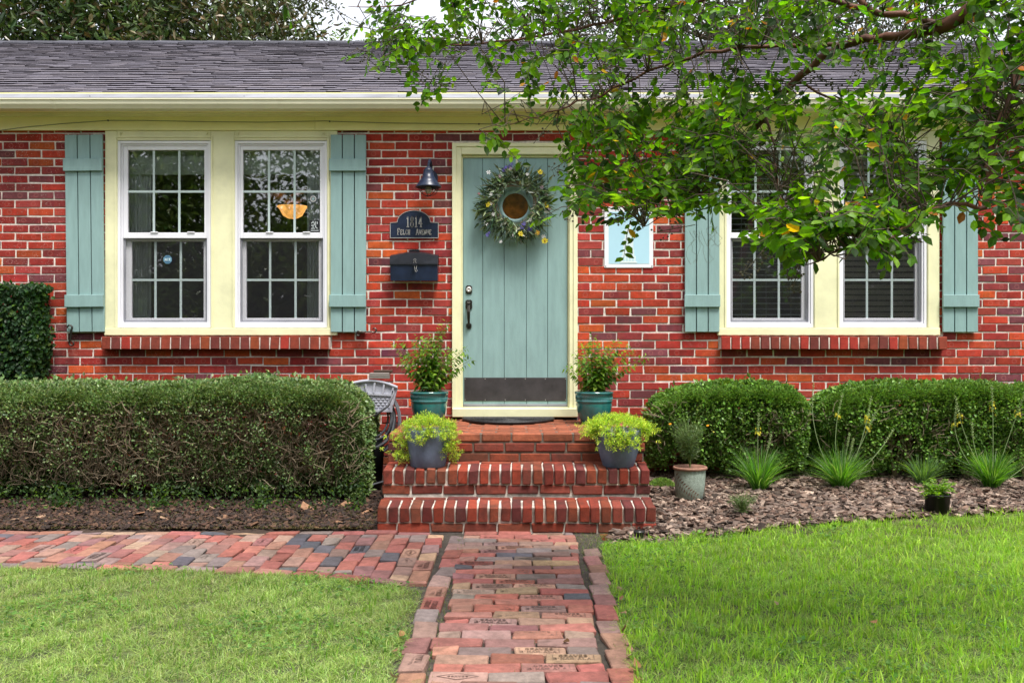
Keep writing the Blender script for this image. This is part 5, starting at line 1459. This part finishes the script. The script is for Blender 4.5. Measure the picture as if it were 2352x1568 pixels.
hedge(X(1888, -.4), 5.2, -.52, -.1, Z(891, -.35), .18, "long bright green hedge at the right behind the yellow-flowered clumps", HG2, 125000, .026, 1, 0, [(.02, X(2200, -.35), .5), (-.03, X(1890, -.35), .15)], 800, .2, 7, .05, .14)
# fig-covered column at the left edge
vx1 = X(76, -.35)
t = thing("fig_vine", "upright column of rounded dark leaves climbing the wall at the far left", "vine", (vx1 - .5, -.2, bed_z(-.2)))
n = 17000; x = rng.uniform(vx1 - 1.0, vx1, n); tz = Z(650, -.35) - .08 * np.clip((x - (vx1 - .25)) / .25, 0, 1) ** 2; z = .1 + (tz - .1) * rng.random(n) ** .8
y = -.40 + rng.random(n) ** 1.3 * .3
edge = rng.random(n) < .25; x = np.where(edge, vx1 - rng.random(n) * .06 - .02 * np.sin(z * 9), x); y = np.where(edge, rng.uniform(-.4, -.05, n), y); tp = rng.random(n) < .1; z = np.where(tp, tz - rng.random(n) * .05, z); y = np.where(tp, rng.uniform(-.4, -.05, n), y)
D = np.stack([rng.normal(.1, .6, n), rng.normal(-.5, .3, n), rng.normal(-.5, .5, n)], 1); Ln = rng.uniform(.028, .05, n)
leaves("foliage", np.stack([x, y, z], 1), D, np.stack([rng.normal(0, .4, n), -np.ones(n), rng.normal(.7, .4, n)], 1), Ln, Ln * .72, palette(n, [(.03, .075, .028), (.045, .1, .03), (.022, .055, .022), (.1, .17, .035)], .2, [.4, .3, .22, .08]), OVAL, M['leaf'], t)
s_ = MB()
for i in range(26):
    xx = rng.uniform(vx1 - .95, vx1 - .3); s_.tube([(xx, -.1, .08), (xx + rng.normal(0, .08), -.15, .7), (xx + rng.normal(0, .1), -.2, 1.5)], [.012, .009, .004], 5)
s_.build("stems", M['twig'], t)

# ------------------------------------------------------------------ mulch and litter
def chips(n, poly, name, cols, big, label_z=0.0, keep=None, wdt=None):
    x, y = pick_poly(n, poly, keep)
    b = Bricks()
    for i in range(n):
        l = rng.uniform(.3, 1) ** 1.3 * big; w_ = l * rng.uniform(.25, .7); th = rng.uniform(.002, .006)
        c = np.array(cols[rng.integers(len(cols))]) * rng.uniform(.6, 1.35)
        b.add((x[i], y[i], bed_z(y[i]) + rng.uniform(0, .018) - (.012 if y[i] < -1.9 else 0)), (l / 2, w_ / 2, th), tuple(np.clip(c, .005, .7)), .0015, (rng.normal(0, .28), rng.normal(0, .28), rng.random() * 6.28))
    return tag(b.build(name, M['bark'], jit=.003), kind="stuff")
BED_R = [(.93, -.02), (.93, -1.62), (.62, -1.86), (.6, -2.14), (.78, -2.09), (1.03, -2.0), (1.64, -1.73), (2.4, -1.51), (3.53, -1.3), (5.5, -1.12), (5.5, -.02)]
BED_L = [(-.87, -.02), (-.87, -1.74), (-6, -1.74), (-6, -.02)]
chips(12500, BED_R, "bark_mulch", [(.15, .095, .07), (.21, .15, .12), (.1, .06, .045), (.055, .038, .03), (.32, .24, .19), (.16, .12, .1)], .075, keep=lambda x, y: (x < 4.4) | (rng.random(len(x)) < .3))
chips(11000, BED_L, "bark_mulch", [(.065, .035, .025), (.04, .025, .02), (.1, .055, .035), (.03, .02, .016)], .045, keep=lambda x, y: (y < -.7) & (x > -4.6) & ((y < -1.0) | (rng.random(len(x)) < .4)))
chips(60, [(-.9, -1.0), (-.9, -1.72), (-4, -1.72), (-4, -1.2)], "bark_mulch", [(.24, .13, .075), (.3, .19, .12), (.18, .09, .06)], .13)
# scattered grass sprigs in the left bed
n = 9000; x, y = pick_poly(n, [(-.9, -1.1), (-.9, -1.76), (-4.5, -1.76), (-4.5, -1.25)], lambda x, y: rng.random(len(x)) < np.clip((-y - 1.1) / .6, 0, 1) * (.35 + .65 * (x > -1.6)))
az = rng.random(n) * 6.28
tag(blades("dry_grass", np.stack([x, y, np.array([bed_z(v) for v in y]) + .006], 1), az, rng.uniform(.005, .03, n), rng.uniform(.02, .06, n), rng.uniform(.0016, .003, n), palette(n, [(.22, .19, .09), (.14, .17, .05), (.3, .24, .12)], .2), M['grass'], segs=2), kind="stuff")
# low weeds along the foot of the left hedge
n = 3200; x = rng.uniform(-5, -1.0, n); x = x + .1 * np.sin(x * 9); y = rng.normal(-1.17, .09, n); zz = bed_z(-1.1) + rng.random(n) ** 2 * .16; Ln = rng.uniform(.018, .036, n)
tag(leaves("ground_cover", np.stack([x, y, zz], 1), rand_dirs(n) + np.array([0, -.2, .5]), rand_dirs(n) + np.array([0, -.4, 1]), Ln, Ln * .55, palette(n, [(.05, .1, .03), (.035, .07, .028), (.09, .15, .04)], .2), OVAL, M['leaf']), kind="stuff")

# ------------------------------------------------------------------ lawn grass
def vnoise(x, y, freq, seed):
    """smooth pseudo-random field in 0..1"""
    r2 = np.random.default_rng(seed); f = np.zeros(len(x))
    for k in range(14):
        a = r2.random() * 6.28; q = freq * r2.uniform(.6, 1.6); f += np.sin(q * (x * math.cos(a) + y * math.sin(a)) + r2.random() * 6.28)
    return np.clip(.5 + f / 9, 0, 1)
def turf(n, poly, name, cols, p, hh, seed, fine, nb, bcol):
    def near(x, y): return (y > -5.1) & (np.abs(x) < 4.6)
    x, y = pick_poly(n, poly, lambda x, y: near(x, y) & (rng.random(len(x)) < .45 + .9 * vnoise(x, y, 26, seed + 40)))
    c1, c2, c3 = vnoise(x, y, 4, seed), vnoise(x, y, 26, seed + 40), vnoise(x, y, 55, seed + 80)
    az = c3 * 9 + rng.normal(0, 1.2, n)
    H = hh * rng.uniform(.45, 1.1, n) * (.55 + .8 * c2)
    ln = np.abs(rng.normal(.6, .4, n)) * hh * fine * (.6 + .8 * c3)
    C = palette(n, cols, .2, p) * (.8 + .26 * c1 + .16 * c2)[:, None]
    dry = rng.random(n) < .03 + .2 * (1 - c1) * (fine - 1); C[dry] = palette(dry.sum(), [(.46, .43, .24), (.38, .39, .19), (.27, .23, .11)], .15)
    V0 = rng.uniform(.0018, .0036, n)
    # broad upright blades in tufts among the fine ones
    xb, yb = pick_poly(nb, poly, lambda x, y: near(x, y) & (rng.random(len(x)) < np.clip(vnoise(x, y, 34, seed + 7) * 1.8 - .7, .04, 1)))
    Cb = palette(nb, bcol, .16)
    X_ = np.concatenate([x, xb]); Y_ = np.concatenate([y, yb])
    return tag(blades(name, np.stack([X_, Y_, np.where((Y_ > -2.2) & (X_ > .6), np.maximum(.14 + .074 * Y_ - .016, -.012), -.012)], 1), np.concatenate([az, rng.random(nb) * 6.28]), np.concatenate([H, hh * rng.uniform(.9, 1.8, nb)]), np.concatenate([ln, np.abs(rng.normal(.55, .4, nb)) * hh]),
                      np.concatenate([V0, rng.uniform(.005, .0095, nb)]), np.concatenate([C, Cb]), M['grass'], segs=3), kind="stuff")
LAWN_L = [(x + (.03 if x > -1 else 0), y + (.03 if -4 < y else 0)) for x, y in LAWN_L]; LAWN_R = [(x - (.03 if x < .8 else 0), y + .02) for x, y in LAWN_R]
turf(170000, LAWN_L, "grass", [(.34, .45, .13), (.27, .40, .09), (.43, .52, .22), (.17, .27, .05)], [.35, .3, .22, .13], .034, 1, 1.9, 3000, [(.2, .36, .05), (.16, .3, .05)])
turf(195000, LAWN_R, "grass", [(.33, .53, .08), (.26, .45, .06), (.42, .57, .16), (.14, .27, .035)], [.35, .3, .2, .15], .042, 2, 1.5, 15000, [(.36, .6, .05), (.29, .52, .04), (.45, .64, .1)])
# clover and broad weeds in loose patches
for poly, sd_c in ((LAWN_L, 71), (LAWN_R, 72)):
    n = 2600; x, y = pick_poly(n, poly, lambda x, y: (y > -5) & (np.abs(x) < 4.4) & (vnoise(x, y, 5, sd_c) > .68)); Ln = rng.uniform(.012, .026, n)
    tag(leaves("clover", np.stack([x, y, rng.uniform(.008, .03, n)], 1), rand_dirs(n) * np.array([1, 1, .3]), np.tile([0, 0, 1.], (n, 1)) + rng.normal(0, .25, (n, 3)), Ln, Ln * .75, palette(n, [(.12, .25, .05), (.17, .3, .07), (.09, .19, .04)], .2), OVAL, M['grass']), kind="stuff")
# sparse blades between path bricks
n = 900; x = rng.uniform(-.5, .55, n); y = rng.uniform(-5, -1.9, n); e = rng.random(n); x = np.where(e < .4, -.31 + rng.normal(0, .012, n), np.where(e < .8, .40 + rng.normal(0, .02, n), x))
tag(blades("weeds", np.stack([x, y, np.full(n, -.01)], 1), rng.random(n) * 6.28, rng.uniform(.005, .025, n), rng.uniform(0, .02, n), np.full(n, .0025), palette(n, [(.12, .22, .04), (.2, .22, .08)], .2), M['grass'], segs=2), kind="stuff")
n = 1500; x = rng.uniform(.40, .66, n); y = rng.uniform(-2.5, -1.8, n); k = rng.random(n) < np.clip((x - .38) * 3.5 + .1, 0, 1); x, y = x[k], y[k]; n = len(x)
tag(blades("weeds", np.stack([x, y, np.full(n, -.014)], 1), rng.random(n) * 6.28, rng.uniform(.008, .035, n), rng.uniform(.005, .03, n), np.full(n, .0025), palette(n, [(.22, .32, .08), (.32, .3, .14), (.16, .26, .06)], .2), M['grass'], segs=2), kind="stuff")
# fallen leaves along the walk edge
fl_src = None
FLC = [(.3, .19, .1), (.26, .14, .07), (.38, .27, .16), (.32, .18, .07)]
spots = [(1430, 1404, 0), (1426, 1370, 0), (1448, 1500, 0), (1452, 1532, 0), (1440, 1470, 0), (907, 1488, 1), (905, 1548, 1), (925, 1450, 1), (1302, 1470, 2), (1470, 1555, 0), (1420, 1345, 0), (1462, 1520, 0), (960, 1560, 1), (1435, 1440, 0), (1780, 1400, 3), (2005, 1447, 4)]
protos = []
for k, c_ in enumerate(FLC):
    T, fs = OVAL; m_ = MB(); m_.add([(p[0] * .06 - .027, p[1] * .04, .008 + p[2] * -.09 + .012 * abs(p[1]) + .01 * (p[0] - .5) ** 2 * 4) for p in T], fs, c_)
    protos.append(m_)
for i, (u, v, w_) in enumerate(spots):
    d = 1.19 * F / (v - 784); pos = Vector(((u - 1176) / F * d, d + CAMY, .008 if w_ == 2 else (.045 if w_ > 2 else .004)))
    if i < 4:
        o = protos[i].build("fallen_leaf", M['petal']); 
    else:
        o = COL.objects["fallen_leaf" if i % 4 == 0 else "fallen_leaf.%03d" % (i % 4)].copy(); COL.objects.link(o)
    o.location = pos; o.rotation_euler = (rng.normal(0, .35), rng.normal(0, .35), rng.random() * 6.28); s_ = rng.uniform(.5, .85); o.scale = (s_, s_, s_)
    if w_ == 3: tag(o, "yellow leaf lying on the right lawn nearer the walk", "leaf", "fallen leaves")
    elif w_ == 4: tag(o, "brown curled leaf lying farthest right on the right lawn", "leaf", "fallen leaves")
    elif w_ == 2: tag(o, "tan leaf lying alone on a grey brick of the walk", "leaf", "fallen leaves")
    elif w_ == 1: tag(o, "dry leaf fallen along the left edge of the brick walk", "leaf", "fallen leaves left of the walk")
    else: tag(o, "dry leaf fallen along the right edge of the brick walk", "leaf", "fallen leaves right of the walk")

# ------------------------------------------------------------------ crape myrtle in the front yard
cm = thing("crape_myrtle", "crape myrtle tree reaching over the front yard from the right", "tree", (2.75, -4.3, 0))
def Q(u, v, d): return P(u, v, d + CAMY)
tr = MB()
tb = Vector((2.75, -4.3, -.02)); fk = Vector((2.7, -4.3, 1.5))
tr.tube([tb, tb + Vector((0, 0, .15)), (tb + fk) / 2 + Vector((.04, 0, 0)), fk], [.13, .085, .075, .07], 12)
tr.tube([fk, (2.55, -4.2, 2.2), (2.62, -4.1, 3.0), (2.4, -4.0, 4.2)], [.07, .055, .045, .02], 10)
tr.tube([fk, (3.0, -4.5, 2.3), (3.3, -4.7, 3.6)], [.06, .045, .02], 10)
tr.build("trunk", M['myrtle_bark'], cm)
LIMB = [
    ([(2.55, -4.2, 2.2), Q(2330, -70, 3.45), Q(2256, 0, 3.5), Q(2174, 59, 3.6), Q(2060, 84, 3.75), Q(1942, 105, 3.9), Q(1820, 190, 4.05), Q(1760, 262, 4.15), Q(1701, 332, 4.25), Q(1601, 375, 4.35), Q(1479, 404, 4.45), Q(1400, 440, 4.5)], [.045, .034, .03, .026, .018, .017, .016, .013, .011, .007, .005, .002]),
    ([(2.7, -4.3, 1.9), Q(2420, 60, 3.5), Q(2352, 136, 3.4), Q(2320, 236, 3.35), Q(2283, 309, 3.3), Q(2274, 400, 3.3), Q(2262, 475, 3.28), Q(2192, 466, 3.25), Q(2124, 491, 3.2), Q(2033, 553, 3.1), Q(1960, 580, 3.05)], [.03, .02, .017, .015, .013, .012, .009, .007, .006, .004, .002]),
    ([(2.62, -4.1, 3.0), Q(2440, 0, 3.9), Q(2340, 120, 3.9), Q(2260, 240, 3.85), Q(2172, 377, 3.75), Q(2138, 430, 3.65), Q(2040, 510, 3.4), Q(1960, 560, 3.2), Q(1880, 600, 3.1)], [.022, .018, .014, .011, .010, .008, .006, .004, .002]),
    ([Q(2174, 59, 3.6), Q(1990, 20, 3.7), Q(1800, -20, 3.9), Q(1560, 10, 4.1), Q(1360, 60, 4.3), Q(1180, 90, 4.5), Q(1000, 110, 4.7), Q(880, 130, 4.8)], [.014, .012, .01, .009, .007, .005, .003, .0015]),
    ([Q(1942, 105, 3.9), Q(1700, 110, 3.9), Q(1520, 150, 4.0), Q(1380, 220, 4.1), Q(1260, 260, 4.2), Q(1160, 290, 4.3)], [.01, .008, .006, .005, .003, .0015]),
    ([Q(1820, 190, 4.05), Q(1980, 260, 3.9), Q(2080, 340, 3.7)], [.006, .004, .002]),
    ([Q(1701, 332, 4.25), Q(1640, 420, 4.1), Q(1560, 470, 4.0), Q(1480, 520, 3.95)], [.006, .005, .003, .0015]),
    ([Q(1760, 262, 4.15), Q(1780, 360, 4.0), Q(1790, 450, 3.8), Q(1850, 560, 3.4)], [.006, .005, .004, .002]),
    ([Q(1990, 20, 3.7), Q(1850, -160, 3.9), Q(1500, -260, 4.2), Q(1150, -160, 4.6), Q(960, 0, 4.8), Q(800, 15, 4.9)], [.012, .011, .009, .006, .004, .0015]),
]
lm = MB(); LP_ = []
for pts, rs in LIMB:
    pts = [Vector(p) for p in pts]; fine, fr = [], []
    for i in range(len(pts) - 1):
        p0, p1, p2, p3 = pts[max(i - 1, 0)], pts[i], pts[i + 1], pts[min(i + 2, len(pts) - 1)]
        for q in np.linspace(0, 1, 6)[:-1]:
            fine.append(.5 * ((2 * p1) + (p2 - p0) * q + (2 * p0 - 5 * p1 + 4 * p2 - p3) * q * q + (3 * p1 - p0 - 3 * p2 + p3) * q ** 3) + Vector(rng.normal(0, .004, 3))); fr.append(rs[i] + (rs[i + 1] - rs[i]) * q)
    fine.append(pts[-1]); fr.append(rs[-1]); lm.tube(fine, fr, 8); LP_ += fine
lm.build("limbs", M['myrtle_bark'], cm, smooth=True)
LPn = np.array([tuple(p) for p in LP_])
CAN = [(815, -20), (835, 60), (820, 120), (850, 175), (930, 170), (985, 215), (1040, 200), (1095, 130), (1140, 200), (1165, 280), (1255, 270), (1310, 320), (1310, 400), (1320, 450), (1350, 470), (1380, 535), (1400, 560), (1475, 540), (1520, 475), (1580, 490), (1640, 470), (1700, 480), (1735, 450), (1760, 490), (1770, 585), (1850, 585), (1905, 605), (1990, 565), (2100, 525), (2150, 500), (2180, 460), (2260, 450), (2300, 490), (2370, 470), (2500, 420), (2500, -40), (815, -40)]
GAPS = [(1885, 165, 95, 55, .95), (1700, 140, 75, 48, .8), (1470, 170, 60, 40, .7), (2060, 180, 60, 35, .7), (1330, 150, 45, 40, .6), (1790, 330, 40, 40, .6), (1960, 400, 40, 40, .6), (1180, 175, 35, 60, .7), (1060, 165, 30, 30, .8), (1985, 75, 40, 25, .6), (1810, 300, 30, 25, .4), (1640, 60, 40, 25, .6), (1230, 60, 30, 30, .5), (1980, 230, 60, 40, .6), (2050, 400, 35, 40, .4), (1760, 400, 35, 30, .5), (1520, 230, 30, 30, .3), (1430, 180, 30, 25, .4)]
us, vs_, ds = [], [], []
def try_add(n, poly, dfun, gaps=True):
    u, v = pick_poly(n, poly)
    k = np.ones(n, bool)
    if gaps:
        for gu_, gv_, ga, gb, pr in GAPS: k &= ~((((u - gu_) / ga) ** 2 + ((v - gv_) / gb) ** 2 < 1) & (rng.random(n) < pr))
    cn = sum(np.sin(a * u + b * v + c) for a, b, c in ((.021, .013, .4), (-.017, .026, 2.1), (.033, -.022, 4.0), (.011, .038, 1.2))) / 4
    k &= ~((cn < -.12) & (rng.random(n) < .6) & gaps)
    us.append(u[k]); vs_.append(v[k]); ds.append(dfun(u[k], v[k]))
depth = lambda u, v: np.clip(4.75 - (u - 850) / 1500 * 1.3 + rng.normal(0, .3, len(u)) - .35 * np.clip((v - 380) / 200, 0, 1), 2.75, 5.4)
try_add(930, CAN, depth)
try_add(150, [(1300, 240), (2300, 200), (2300, 440), (1900, 500), (1350, 440)], depth)
try_add(180, [(1310, 260), (1700, 260), (1700, 460), (1400, 500), (1310, 440)], depth)
try_add(110, [(1000, -40), (2350, -40), (2350, 330), (1280, 300), (1080, 120)], depth)
try_add(110, [(1750, 470), (2130, 460), (2100, 530), (1900, 580), (1780, 565)], lambda u, v: np.clip(3.05 + rng.normal(0, .12, len(u)), 2.8, 3.4))
try_add(30, [(780, -30), (1100, -30), (1090, 130), (980, 200), (850, 160)], lambda u, v: 4.7 + rng.normal(0, .2, len(u)))
try_add(420, [(700, -45), (2800, -45), (3000, -700), (2300, -900), (1200, -700)], lambda u, v: 3.9 + rng.normal(0, .6, len(u)), False)
try_add(160, [(2400, -40), (3000, -40), (3100, 500), (2420, 420)], lambda u, v: 3.4 + rng.normal(0, .4, len(u)), False)
U, Vv, Dd = np.concatenate(us), np.concatenate(vs_), np.concatenate(ds)
U = np.concatenate([U, [655, 1142, 1150, 1290, 2245]]); Vv = np.concatenate([Vv, [5, 300, 330, 480, 500]]); Dd = np.concatenate([Dd, [3.2, 4.0, 4.0, 3.9, 3.1]])
tg = MB(); Ps, Ds, Ns, Ls, tips = [], [], [], [], []
for u, v, d in zip(U, Vv, Dd):
    p = Q(u, v, d); pa = np.array(p); dist = np.linalg.norm(LPn - pa, axis=1); j = int(np.argmin(dist)); near = Vector(LPn[j])
    dr = p - near
    dirn = (dr.normalized() * .7 if dr.length > .02 else Vector((0, 0, 0))) + Vector((rng.normal(-.15, .7), rng.normal(-.1, .5), rng.normal(-.25, .45)))
    dirn.normalize(); L_ = rng.uniform(.12, .26)
    b0 = p - dirn * L_ * .5; e = p + dirn * L_ * .5 + Vector((0, 0, -.03))
    if dist[j] > .05 and dist[j] < .8 and rng.random() < .6:
        m0 = near + (b0 - near) * .35 + Vector(rng.normal(0, .03, 3)) + Vector((0, 0, .04)); m1 = near + (b0 - near) * .7 + Vector(rng.normal(0, .03, 3)) + Vector((0, 0, .03)); tg.tube([near, m0, m1, b0], [.003, .0024, .002, .0017], 4, cap=False)
    tg.tube([b0, p + Vector((0, 0, .008)), e], [.002, .0016, .0008], 4, cap=False); tips.append(e)
    nl = int(L_ / .02) + rng.integers(0, 3); dd = (e - b0).normalized(); sidev = dd.cross(Vector((rng.normal(0, .5), rng.normal(0, .5), 1))).normalized()
    for k in range(nl):
        q = .08 + .92 * k / max(nl - 1, 1); s_ = 1 if k % 2 else -1
        Ps.append(b0 + (e - b0) * q); Ds.append(sidev * s_ * .85 + dd * rng.uniform(.3, .9) + Vector((0, 0, rng.normal(-.18, .25)))); Ns.append(sidev.cross(dd) * (1 if sidev.cross(dd).z > 0 else -1) + Vector(rng.normal(0, .35, 3))); Ls.append(rng.uniform(.030, .057) * (1 - .25 * abs(q - .5)))
n2 = len(Ps); Ls = np.array(Ls)
C = palette(n2, [(.07, .16, .010), (.105, .22, .012), (.042, .1, .010), (.18, .33, .02), (.022, .055, .014)], .25, [.28, .26, .2, .13, .13])
yl = rng.random(n2) < .012; C[yl] = palette(yl.sum(), [(.5, .26, .02), (.45, .3, .03), (.35, .12, .02)], .2)
leaves("crown", np.array(Ps), np.array(Ds), np.array(Ns), Ls, Ls * .68, C, OVAL, M['leaf'], cm)
tg.build("twigs", M['myrtle_twig'], cm)
# seed capsules in loose panicles, and a little spanish moss
sc_ = MB(); ms_ = MB()
def ball(mb, c, r):
    c = Vector(c); vs = [c + Vector((0, 0, r))] + [c + Vector((r * .87 * math.cos(R(60 * i)), r * .87 * math.sin(R(60 * i)), r * .5)) for i in range(6)] + [c + Vector((r * .87 * math.cos(R(60 * i + 30)), r * .87 * math.sin(R(60 * i + 30)), -r * .5)) for i in range(6)] + [c - Vector((0, 0, r))]
    mb.add(vs, [(0, 1 + i, 1 + (i + 1) % 6) for i in range(6)] + [(1 + i, 7 + i, 1 + (i + 1) % 6) for i in range(6)] + [(7 + i, 7 + (i + 1) % 6, 1 + (i + 1) % 6) for i in range(6)] + [(13, 7 + (i + 1) % 6, 7 + i) for i in range(6)])
for (u, v, d, nb) in ((905, 60, 4.3, 26), (850, 140, 4.4, 22), (1000, 190, 4.4, 18), (880, 95, 4.4, 16), (1300, 370, 3.9, 16), (1320, 480, 3.9, 12), (1450, 500, 3.8, 14), (1550, 525, 3.8, 12), (1700, 130, 3.9, 22), (1880, 180, 3.8, 26), (1390, 130, 4.0, 16), (1560, 230, 4.0, 14), (1740, 590, 3.0, 22), (1830, 630, 3.0, 20), (2010, 150, 3.6, 14), (800, 40, 4.2, 14), (1250, 300, 4, 10), (1820, 520, 3.0, 18)):
    sc_ = MB(); c0 = Q(u, v, d); ax = Vector((rng.normal(-.5, .4), rng.normal(0, .3), rng.normal(-.3, .4))).normalized()
    sc_.tube([c0 - ax * .08, c0, c0 + ax * .07], .0015, 4)
    for i in range(nb):
        q = c0 + ax * rng.uniform(-.05, .09); o = Vector(rand_dirs(1)[0]) * rng.uniform(.012, .04); sc_.tube([q, q + o], .0008, 3, cap=False); ball(sc_, q + o, rng.uniform(.0035, .0055))
    sc_.build("seed_panicle", M['berry'], cm)
for (u, v, d, ln, k) in ((1600, 530, 3.9, .13, 5), (1640, 520, 3.9, .08, 5), (1800, 290, 4.0, .18, 16), (1780, 400, 3.9, .16, 14), (1750, 410, 3.9, .12, 8), (1990, 240, 3.6, .1, 5), (1500, 170, 4.1, .1, 5)):
    ms_ = MB()
    for i in range(k):
        p = Q(u + rng.normal(0, 10), v, d + rng.normal(0, .04)); pts = [p]
        for j in range(8): pts.append(pts[-1] + Vector((rng.normal(0, .009), rng.normal(0, .009), -ln / 8)))
        ms_.tube(pts, .0008, 3, cap=False)
    ms_.build("spanish_moss", M['moss'], cm)

# ------------------------------------------------------------------ trees beyond the roof and across the street
def tree(name, label, base, cc, rad, n_cl, per, size, cols, m, trunk_r, group=None, tmpl=OVAL, hollow=.55, cl_r=.35, wr=.38):
    t = thing(name, label, "tree", base, group); base = Vector(base); cc = Vector(cc)
    tk = MB(); tk.tube([base + Vector((0, 0, -.1)), base + Vector((0, 0, .3)), base + (cc - base) * .5 + Vector((.1, 0, 0)), cc], [trunk_r * 1.4, trunk_r, trunk_r * .8, trunk_r * .4], 10); tk.build("trunk", M['trunk'], t)
    d = rand_dirs(n_cl); r_ = (hollow + (1 - hollow) * rng.random(n_cl) ** .6)[:, None]
    lob = (1 + .13 * np.sin(5 * d[:, 0] + 3 * d[:, 2]) * np.cos(4 * d[:, 1] + 2) + .1 * np.sin(9 * d[:, 0] - 7 * d[:, 2]))[:, None]
    ctr = np.array(cc) + d * r_ * lob * np.array(rad)
    br = MB()
    for i in range(0, n_cl, max(1, n_cl // 70)):
        p = Vector(ctr[i]); s0 = cc + (p - cc) * .08 + Vector((0, 0, -rad[2] * .3)); m0 = s0 + (p - s0) * .5 + Vector((0, 0, -.15 * rad[2] * .3)); br.tube([s0, m0 + Vector(rng.normal(0, .25, 3)), p], [trunk_r * .14, trunk_r * .07, trunk_r * .02], 5, cap=False)
    br.build("branches", M['trunk'], t)
    Pn = np.repeat(ctr, per, 0) + rng.normal(0, cl_r * .5, (n_cl * per, 3)); n = len(Pn)
    D = unit(rand_dirs(n) + .8 * unit(Pn - np.repeat(ctr, per, 0)) + np.array([0, 0, .1])); Ln = rng.uniform(.65, 1.2, n) * size
    C = palette(n, cols, .2) * np.repeat(rng.uniform(.8, 1.2, n_cl), per)[:, None]
    leaves("crown", Pn, D, rand_dirs(n) + np.array([0, 0, .9]), Ln, Ln * wr, C, tmpl, m, t)
    return t
MG = [(.045, .09, .02), (.06, .11, .025), (.03, .06, .016), (.09, .14, .035), (.10, .075, .03)]
tree("magnolia_tree", "large dark glossy-leaved magnolia showing above the roof at the far left", (-10.5, 11.5, 0), (-10.6, 11.5, 6.3), (4.6, 3.2, 4.2), 1700, 28, .2, MG, M['magnolia'], .3, "trees behind the house", hollow=.45, cl_r=.5)
tree("magnolia_tree", "lighter bronze-tinged magnolia above the roof beside the open sky", (-6.0, 12.2, 0), (-6.1, 12.2, 6.2), (2.5, 2.4, 3.6), 850, 26, .19, [(.075, .115, .03), (.1, .14, .04), (.055, .085, .025), (.14, .11, .05)], M['magnolia'], .22, "trees behind the house", hollow=.45, cl_r=.45)
tree("broadleaf_tree", "small pale green tree far beyond the roof in the open sky", (-7.6, 36, 0), (-7.7, 36, 11.9), (1.7, 1.8, 3.0), 260, 26, .22, [(.13, .2, .07), (.17, .24, .1), (.1, .16, .06)], M['leaf'], .25, "trees behind the house", hollow=.3, cl_r=.7)
tree("broadleaf_tree", "low pale green treetop just above the ridge left of the taller pale tree", (-10.2, 37, 0), (-10.2, 37, 11.3), (1.9, 1.5, 2.6), 200, 24, .22, [(.12, .18, .08), (.15, .21, .1)], M['leaf'], .2, "trees behind the house", hollow=.3, cl_r=.7)
tree("oak_tree", "thin-leaved grey-green oak behind the roof seen through the near branches", (5.5, 13.5, 0), (5.2, 13.5, 8.6), (6.0, 3.5, 3.6), 1500, 26, .13, [(.06, .085, .04), (.08, .11, .05), (.045, .065, .03)], M['hedge'], .35, "trees behind the house", hollow=.35, cl_r=.7)
ob = thing("oak_branch", "sparse oak spray hanging into the sky over the roof left of the near tree", "branch", tuple(Q(700, -60, 20)))
n_c = 40; n = n_c * 14; ctr = np.array([tuple(Q(u, v, 20 + rng.normal(0, .4))) for u, v in zip(rng.uniform(600, 760, n_c), rng.uniform(-40, 30, n_c))]); Pn = np.repeat(ctr, 14, 0) + rng.normal(0, .13, (n, 3)); Ln = rng.uniform(.07, .11, n)
leaves("foliage", Pn, rand_dirs(n), rand_dirs(n), Ln, Ln * .4, palette(n, [(.07, .1, .045), (.1, .13, .06)], .2), OVAL, M['hedge'], ob)
s_ = MB()
for i in range(n_c): s_.tube([Q(640, -90, 20), Vector(ctr[i]) * .5 + Q(640, -90, 20) * .5 + Vector((0, 0, .1)), Vector(ctr[i])], [.015, .01, .004], 4, cap=False)
s_.build("branches", M['trunk'], ob)
for k, (x, y, r_, h_) in enumerate(((-13, -24, 5.5, 6.5), (-3.5, -27, 5.0, 7.2), (5.5, -23, 4.6, 6.2), (15, -26, 6, 7))):
    tree("street_tree", ["broad tree across the street mirrored in the left windows", "tall tree across the street mirrored near the lamp", "tree across the street mirrored in the right windows", "wide tree across the street at the far right"][k], (x, y, 0), (x, y, h_), (r_, r_ * .8, h_ * .72), 560, 40, .3, [(.1, .17, .03), (.16, .24, .05), (.05, .09, .02)], M['hedge'], .3, "trees across the street", hollow=.3, cl_r=1.1)

n = 70000; x = rng.uniform(-45, 45, n); hh_ = 4.6 + 1.2 * np.sin(x * .5) + .8 * np.sin(x * 1.3 + 1); z = rng.random(n) * hh_; Ln = rng.uniform(.35, .65, n)  # unseen leaf band added so the window panes mirror dark green
tag(leaves("added_treeline", np.stack([x, -33 + rng.normal(0, .7, n) + .8 * np.sin(x * .9 + z), z], 1), rand_dirs(n), rand_dirs(n) + np.array([0, .6, .6]), Ln, Ln * .5, palette(n, [(.12, .2, .04), (.17, .26, .06), (.06, .11, .025)], .2), OVAL, M['hedge']), kind="stuff")
